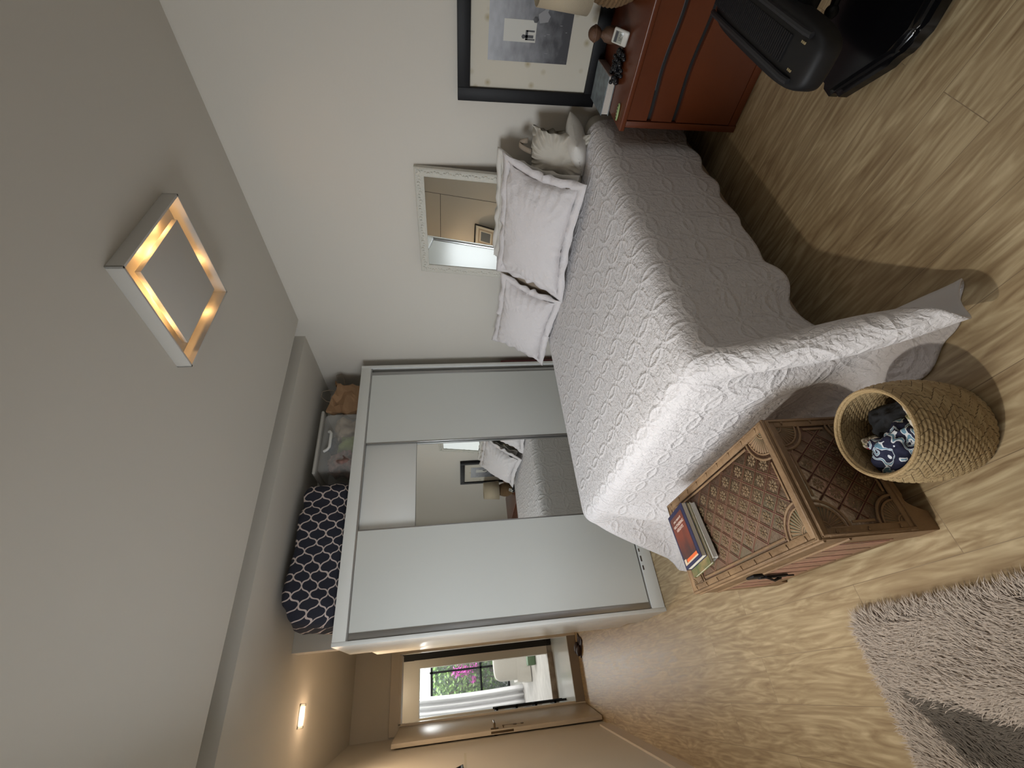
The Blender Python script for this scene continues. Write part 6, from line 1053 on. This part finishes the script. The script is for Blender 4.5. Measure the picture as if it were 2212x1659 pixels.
# ------------------------------------------------ woven basket and the clothes in it
bc = Vector((.497, 1.022, 0))
bk_ = thing('woven_basket', 'round woven straw basket holding patterned clothes', 'basket', bc)
def straw():
    m = mat('woven_straw', (.40, .28, .13), .7); n, l = nodes(m); b = n['Principled BSDF']; uv = n.new('ShaderNodeUVMap'); uv.uv_map = 'weave'
    br = n.new('ShaderNodeTexBrick'); br.inputs['Scale'].default_value = 1; br.inputs['Brick Width'].default_value = 1.5; br.inputs['Row Height'].default_value = 1
    br.inputs['Mortar Size'].default_value = .07; br.inputs['Mortar Smooth'].default_value = .8; br.offset = .0
    br.inputs['Color1'].default_value = (.36, .245, .115, 1); br.inputs['Color2'].default_value = (.48, .35, .18, 1); br.inputs['Mortar'].default_value = (.13, .08, .035, 1)
    l.new(uv.outputs[0], br.inputs[0]); l.new(br.outputs['Color'], b.inputs['Base Color'])
    nz = n.new('ShaderNodeTexNoise'); nz.inputs['Scale'].default_value = 9; mp = n.new('ShaderNodeMapping'); mp.inputs['Scale'].default_value = (.6, 4, 1)
    l.new(uv.outputs[0], mp.inputs[0]); l.new(mp.outputs[0], nz.inputs[0])
    bp = n.new('ShaderNodeBump'); bp.inputs['Strength'].default_value = .7; bp.inputs['Distance'].default_value = .003
    l.new(math_(n, l, 'ADD', math_(n, l, 'MULTIPLY', br.outputs['Fac'], -1), math_(n, l, 'MULTIPLY', nz.outputs['Fac'], .3)), bp.inputs['Height']); l.new(bp.outputs[0], b.inputs['Normal']); return m
STRAW = straw()
HB = .25; NCOL, NROW, SUB = 44, 22, 4
def rad(z):
    t_ = z / HB; return .124 + .020 * math.sin(PI * min(1, t_ * 1.02)) ** .8 + .003 * t_
def wall_mesh(sgn, off, zs, ze):
    me_ = bpy.data.meshes.new('w'); nu, nv = NCOL * SUB, NROW * 3
    V = []; UV = []
    for j in range(nv + 1):
        z = zs + (ze - zs) * j / nv
        for i in range(nu):
            cu_ = i / SUB; rw = j / 3.0
            row = int(min(rw, NROW - .001)); ph = (cu_ + .5 * (row % 2))
            bump_ = abs(math.sin(PI * (rw))) ** .5 * (.35 + .65 * abs(math.sin(PI * ph)) ** .5)
            r = rad(z) + off + sgn * .0042 * bump_
            a = 2 * PI * i / nu; V.append((r * math.cos(a), r * math.sin(a), z))
    F = []; 
    for j in range(nv):
        for i in range(nu): F.append((j * nu + i, j * nu + (i + 1) % nu, (j + 1) * nu + (i + 1) % nu, (j + 1) * nu + i))
    me_.from_pydata(V, [], F); u = me_.uv_layers.new(name='weave')
    for p in me_.polygons:
        for li in p.loop_indices:
            vi = me_.loops[li].vertex_index; j, i = divmod(vi, nu)
            ii = i if not (i == 0 and any(me_.loops[q].vertex_index % nu == nu - 1 for q in p.loop_indices)) else nu
            u.data[li].uv = (ii / SUB + .5 * abs((j / 3.0) % 8 - 4), j / 3.0)
        p.use_smooth = True
    if sgn < 0: me_.flip_normals()
    me_.materials.append(STRAW); return me_
for nm, s, off, z0_ in (('outer_weave', 1, 0, .004), ('inner_weave', -1, -.007, .02)):
    o_ = bpy.data.objects.new(nm, wall_mesh(s, off, z0_, HB)); COL.objects.link(o_); o_.parent = bk_
bm = B(); lathe(bm, [(.001, .018), (.118, .018), (.124, .004), (.001, .003)], (0, 0, 0), 48); obj('basket_floor', bm, STRAW, bk_, world=False)
STR2 = mat('straw_rim', (.42, .29, .14), .6, bump=(200, .5))
bm = B()
R_ = rad(HB) - .005
for r_, z, t_ in ((R_ + .002, HB + .001, .0055), (R_ - .001, HB - .006, .006)): tube(bm, [((r_) * math.cos(a), r_ * math.sin(a), z) for a in np.linspace(0, 2 * PI, 61)], t_, 8, False)
obj('rim', bm, STR2, bk_, world=False)
def navyprint():
    m = mat('navy_floral_print', (.02, .02, .05), .85, bump=(30, .3)); n, l = nodes(m); b = n['Principled BSDF']; tc = n.new('ShaderNodeTexCoord')
    wv = n.new('ShaderNodeTexWave'); wv.wave_type = 'RINGS'; wv.inputs['Scale'].default_value = 6.5; wv.inputs['Distortion'].default_value = 9; wv.inputs['Detail'].default_value = 1.5; wv.inputs['Detail Scale'].default_value = 2.2
    l.new(tc.outputs['Object'], wv.inputs[0]); rp = n.new('ShaderNodeValToRGB'); rp.color_ramp.interpolation = 'CONSTANT'; e = rp.color_ramp.elements
    e[0].position = 0; e[0].color = (.008, .010, .035, 1); e[1].position = .46; e[1].color = (.66, .68, .70, 1)
    x = e.new(.62); x.color = (.14, .27, .36, 1); x = e.new(.84); x.color = (.66, .68, .70, 1); x = e.new(.93); x.color = (.01, .012, .04, 1)
    l.new(wv.outputs['Fac'], rp.inputs[0]); l.new(rp.outputs[0], b.inputs['Base Color']); return m
NVP = navyprint()
floral = mat('cream_floral_print', (.52, .44, .34), .85, bump=(30, .4)); 
def fl_():
    n, l = nodes(floral); b = n['Principled BSDF']; tc = n.new('ShaderNodeTexCoord'); vo = n.new('ShaderNodeTexVoronoi'); vo.inputs['Scale'].default_value = 26; l.new(tc.outputs['Object'], vo.inputs[0])
    rp = n.new('ShaderNodeValToRGB'); rp.color_ramp.interpolation = 'CONSTANT'; e = rp.color_ramp.elements; e[0].color = (.50, .05, .08, 1); e[1].position = .28; e[1].color = (.55, .48, .38, 1); x = e.new(.6); x.color = (.30, .27, .14, 1)
    l.new(vo.outputs['Distance'], rp.inputs[0]); l.new(rp.outputs[0], b.inputs['Base Color'])
fl_()
cloth_lump('patterned_cloth', (.450, 1.032, .095), (.068, .074, .068), NVP, 'crumpled navy, white and pale blue patterned cloth in the straw basket', amp=.5, seed=3, cat='clothes', s=11, e=2.4, fold=.012)
cloth_lump('patterned_cloth', (.475, 1.055, .150), (.058, .038, .030), NVP, 'fold of the navy patterned cloth lying highest in the basket', amp=.6, seed=6, cat='clothes', s=13, e=2.3, fold=.010) if False else None
cloth_lump('black_cloth', (.548, 1.027, .05), (.045, .075, .068), fab('black_cloth', (.008, .008, .009)), 'black cloth on the bed side inside the straw basket', amp=.35, seed=9, cat='clothes', s=12, e=2.4)
cloth_lump('floral_cloth', (.485, .935, .10), (.05, .026, .055), floral, 'cream floral cloth with red flowers at the near side of the basket', amp=.5, seed=14, cat='clothes', s=14, e=2.4)
cloth_lump('floral_scrap', (.505, 1.112, .10), (.022, .014, .05), floral, 'scrap of pale cloth with a red flower against the chest side of the basket', amp=.4, seed=19, cat='clothes', s=14, e=2.4)

# ------------------------------------------------ shaggy rug
rug = thing('shaggy_rug', 'taupe long-pile shaggy rug on the floor at the lower frame corner', 'rug', (-.27, 1.0, 0))
RX0, RX1, RY0, RY1 = -.66, .075, .25, 1.685
RUGM = mat('taupe_pile', (.50, .42, .35), .8, bump=(80, .5))
def rug_h(x, y):
    return .012 + .028 * math.exp(-((x + .13 + .10 * (1.55 - y) * .4) / .05) ** 2) * min(1, max(0, (1.62 - y) * 8))
bm = B(); grid(bm, lambda u, v: (RX0 + (RX1 - RX0) * u, RY0 + (RY1 - RY0) * v, rug_h(RX0 + (RX1 - RX0) * u, RY0 + (RY1 - RY0) * v)), 40, 60); ob_ = obj('rug_backing', bm, RUGM, rug); solidify(ob_, .01, -1)
def pile(name, test, N_, m, seed, base_z=True):
    """tufts: many curved tapering blades in one mesh"""
    rs = np.random.default_rng(seed); V = []; F = []
    cnt = 0
    while cnt < N_:
        x, y = rs.uniform(RX0, RX1), rs.uniform(RY0, RY1)
        if not test(x, y): continue
        cnt += 1
        edge = min(RX1 - x, RY1 - y)
        ln = rs.uniform(.030, .058); w_ = rs.uniform(.0012, .0024)
        nn = mnoise.noise(Vector((x * 5, y * 5, .3))); a = .9 + nn * 1.6 + rs.normal(0, .35)
        if edge < .03: a = (0 if RX1 - x < RY1 - y else PI / 2) + rs.normal(0, .5)
        lean = rs.uniform(.55, 1.15); dx_, dy_ = math.cos(a), math.sin(a); z0 = rug_h(x, y)
        px, py = -dy_, dx_; pts = []
        k0 = len(V)
        for t_, wf in ((0, 1), (.4, .85), (.75, .6)):
            hx = ln * t_ * math.sin(lean * (.45 + t_ * .75)); hz = ln * t_ * math.cos(lean * (.45 + t_ * .75))
            for s in (1, -1): V.append((x + dx_ * hx + px * w_ * wf * s, y + dy_ * hx + py * w_ * wf * s, z0 + hz))
        hx = ln * math.sin(lean * 1.3); hz = ln * math.cos(lean * 1.3); V.append((x + dx_ * hx, y + dy_ * hx, max(.003, z0 + hz)))
        F += [(k0, k0 + 1, k0 + 3, k0 + 2), (k0 + 2, k0 + 3, k0 + 5, k0 + 4), (k0 + 4, k0 + 5, k0 + 6)]
    me_ = bpy.data.meshes.new(name); L = rug.location; me_.from_pydata([(a - L.x, b_ - L.y, c_ - L.z) for a, b_, c_ in V], [], F); me_.materials.append(m)
    for p in me_.polygons: p.use_smooth = True
    o = bpy.data.objects.new(name, me_); COL.objects.link(o); o.parent = rug; o['kind'] = 'stuff'; return o
def dark(x, y):  # outline of the shadow wedge that is painted into the pile colour
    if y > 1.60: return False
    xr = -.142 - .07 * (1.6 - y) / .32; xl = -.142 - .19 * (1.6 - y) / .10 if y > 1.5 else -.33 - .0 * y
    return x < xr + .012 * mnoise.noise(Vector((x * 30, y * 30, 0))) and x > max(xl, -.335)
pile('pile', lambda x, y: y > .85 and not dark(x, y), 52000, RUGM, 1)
dk = pile('pile', lambda x, y: y > .85 and dark(x, y), 15000, mat('shaded_pile', (.15, .125, .10), .85), 2); dk['label'] = 'shadow wedge on the rug painted as darker pile'

# ------------------------------------------------ shelf and picture on the left wall
def wl_(y, d_): return lx(y) + d_
sh = thing('wall_shelf', 'narrow pale wall shelf at eye height on the left wall', 'shelf', (lx(3.8), 3.8, 1.43))
bm = B(); prism(bm, [(wl_(3.45, .001), 3.45), (wl_(4.15, .001), 4.15), (wl_(4.15, .155), 4.15), (wl_(3.45, .155), 3.45)], 'z', 1.432, 1.448); obj('shelf_board', bm, mat('pale_shelf', (.56, .52, .40), .5), sh)
fp = thing('small_picture', 'small black framed picture standing on the wall shelf', 'picture'); Mp = frame_of((lx(3.72) + .085, 3.72, 1.627), (.082, 1, 0), (-.28, 0, 1)); fp.matrix_basis = Mp
bm = B()
for a, b_, c_, d_ in ((-.16, -.145, -.18, .18), (.145, .16, -.18, .18), (-.145, .145, -.18, -.165), (-.145, .145, .165, .18)): bx(bm, a, b_, c_, d_, -.01, .012, .002)
obj('frame', bm, BLACK, fp, world=False)
bm = B(); bx(bm, -.147, .147, -.167, .167, -.006, .0); mb_ = obj('mat_board', bm, LIGHTG, fp, world=False, smooth=False)
bm = B(); bx(bm, -.11, .11, -.12, .12, .0, .001); obj('inner_mat', bm, mat('taupe_mat', (.35, .30, .24), .6), fp, world=False, smooth=False)
bm = B(); bx(bm, -.085, .085, -.095, .095, .001, .002); obj('inner_print', bm, LIGHTG, fp, world=False, smooth=False)
bm = B(); bx(bm, -.07, .07, -.075, .075, .002, .003); obj('print', bm, mat('slate_print', (.10, .13, .16), .3), fp, world=False, smooth=False)

# ------------------------------------------------ hall rack and garden room
rk = thing('hall_rack', 'dark slatted rack in the hall behind the open door', 'rack', (-.36, 7.05, .115))
bm = B()
for x in (-.52, -.19):
    for y in (6.90, 7.20): bx(bm, x, x + .025, y, y + .025, .116, 1.05)
obj('rack_frame', bm, BLACK, rk)
for z in (.25, .5, .75, 1.0):
    bm = B(); bx(bm, -.51, -.17, 6.90, 7.22, z, z + .03); obj('rack_shelf', bm, BLACK, rk)
for z, c_, lab in ((.29, (.5, .48, .42), 'pale'), (.54, (.05, .04, .035), 'dark'), (.79, (.42, .50, .46), 'grey-green')):
    bm = B(); bx(bm, -.44, -.20, 6.93, 7.18, z, z + .12, .02); solo('rack_box', bm, mat('rack_box_' + lab.replace('-', '_'), c_, .6), lab + ' box on the dark hall rack', 'box', (-.32, 7.05, z), 'boxes on the hall rack')

cu3 = None
CURT = mat('sheer_white_curtain', (.80, .80, .82), .9, Transmission_Weight=.0)
bm = B()
def curF(u, v):
    y = 10.88 + .045 * math.sin(u * 46) + .02 * math.sin(u * 17 + 1); z = .20 + v * 2.35
    xe = .06 - .03 * math.sin(v * PI) + .01
    x = -.75 + u * (xe + .75); return (x, y, z)
grid(bm, curF, 130, 12); o_ = solo('white_curtain', bm, CURT, 'long white curtain gathered at the left of the garden window', 'curtain', (-.3, 10.88, .2)); solidify(o_, .004)
ac = thing('armchair', 'armchair under a white slipcover in front of the garden window', 'armchair', (.45, 9.7, .195))
SLIP = mat('white_slipcover', (.62, .59, .55), .9, bump=(60, .3))
bm = B(); rbox(bm, (.47, 9.52, .56), .34, .10, .31, e=5, amp=.006, zfl=False); obj('backrest', bm, SLIP, ac)
bm = B(); rbox(bm, (.47, 9.80, .42), .32, .30, .13, e=6, amp=.006, zfl=False); obj('seat', bm, SLIP, ac)
bm = B(); prism(bm, [(.10, 9.40), (.84, 9.40), (.84, 10.1), (.10, 10.1)], 'z', .30, .45)
def skF(u, v):
    a = u * 4; k_ = int(a) % 4; t_ = a - int(a); c4 = [(.10, 9.40), (.84, 9.40), (.84, 10.1), (.10, 10.1)]
    p, q = c4[k_], c4[(k_ + 1) % 4]; x = p[0] + (q[0] - p[0]) * t_; y = p[1] + (q[1] - p[1]) * t_; f_ = 1 + (1 - v) * .06 + (1 - v) * .012 * math.sin(u * 160)
    return (.47 + (x - .47) * f_, 9.75 + (y - 9.75) * f_, .205 + v * .2)
grid(bm, skF, 160, 4, True); obj('skirt', bm, SLIP, ac)
bm = B(); bx(bm, .30, .52, 8.72, 8.92, .197, .33, .01); solo('green_box', bm, mat('green_striped_box', (.10, .16, .09), .6), 'small green box on the garden room floor beside the armchair', 'box', (.41, 8.82, .197))

LEAF = mat('green_leaf', (.05, .14, .025), .5, vary=(3, .9, (.26, .42, .10))); LEAF2 = mat('dark_green_leaf', (.025, .08, .02), .5, vary=(3, .9, (.10, .20, .06)))
BOUG = mat('magenta_bract', (.75, .06, .55), .5); STEM = mat('woody_stem', (.12, .08, .05), .8)
def leaves(N_, c, s, m, seed, sz=.05, parent=None, name='foliage'):
    rs = np.random.default_rng(seed); V = []; F = []
    for i in range(N_):
        p = rs.normal(0, 1, 3); p = p / np.linalg.norm(p) * rs.uniform(.2, 1) ** .5 * np.array(s) + np.array(c)
        a = Vector(rs.normal(0, 1, 3)).normalized(); b_ = a.orthogonal().normalized(); k0 = len(V); z_ = sz * rs.uniform(.6, 1.3); p = Vector(p)
        for u, v in ((0, 0), (.5, .32), (1, 0), (.5, -.32)): V.append(tuple(p + a * z_ * u + b_ * z_ * v))
        F.append((k0, k0 + 1, k0 + 2, k0 + 3))
    me_ = bpy.data.meshes.new(name); L = top_of(parent).location; me_.from_pydata([(a - L.x, b_ - L.y, c_ - L.z) for a, b_, c_ in V], [], F); me_.materials.append(m)
    o = bpy.data.objects.new(name, me_); COL.objects.link(o); o.parent = parent; return o
def shrub(nm, label, c, s, n1, mL, seed, flowers=(), sz=.09):
    t_ = thing(nm, label, 'shrub', (c[0], c[1], -.5), group='bushes outside the garden window'); leaves(n1, c, s, mL, seed, sz, t_)
    bm = B()
    for i in range(5):
        a = i * 1.3; tube(bm, [(c[0], c[1], -.5), (c[0] + .1 * math.cos(a), c[1] + .1 * math.sin(a), c[2] - .5), (c[0] + s[0] * .6 * math.cos(a), c[1] + s[1] * .6 * math.sin(a), c[2] + s[2] * .4)], [.03, .02, .008], 6)
    obj('stem', bm, STEM, t_)
    for i, (fc, fs, fn) in enumerate(flowers): leaves(fn, fc, fs, BOUG, seed + 10 + i, .05, t_, 'flowers')
    return t_
shrub('bougainvillea', 'green bush with magenta flowers outside the garden window', (.35, 12.0, 1.45), (.75, .35, 1.0), 2600, LEAF, 40, (((.44, 11.75, 1.42), (.13, .12, .26), 260), ((.27, 11.75, 1.20), (.06, .06, .10), 60), ((.55, 11.75, 1.15), (.1, .1, .12), 60)))
shrub('leafy_shrub', 'darker leafy shrub outside behind the flowering bush', (-.2, 12.7, 1.2), (.9, .4, 1.1), 2200, LEAF2, 60)
shrub('leafy_shrub', 'tall leafy shrub outside at the right of the flowering bush', (1.4, 12.6, 1.4), (.8, .4, 1.2), 1800, LEAF2, 70)
bm = B(); bx(bm, -6, 8, 11.21, 20, -.6, -.5); struct('ground', bm, LEAF2, smooth=False)
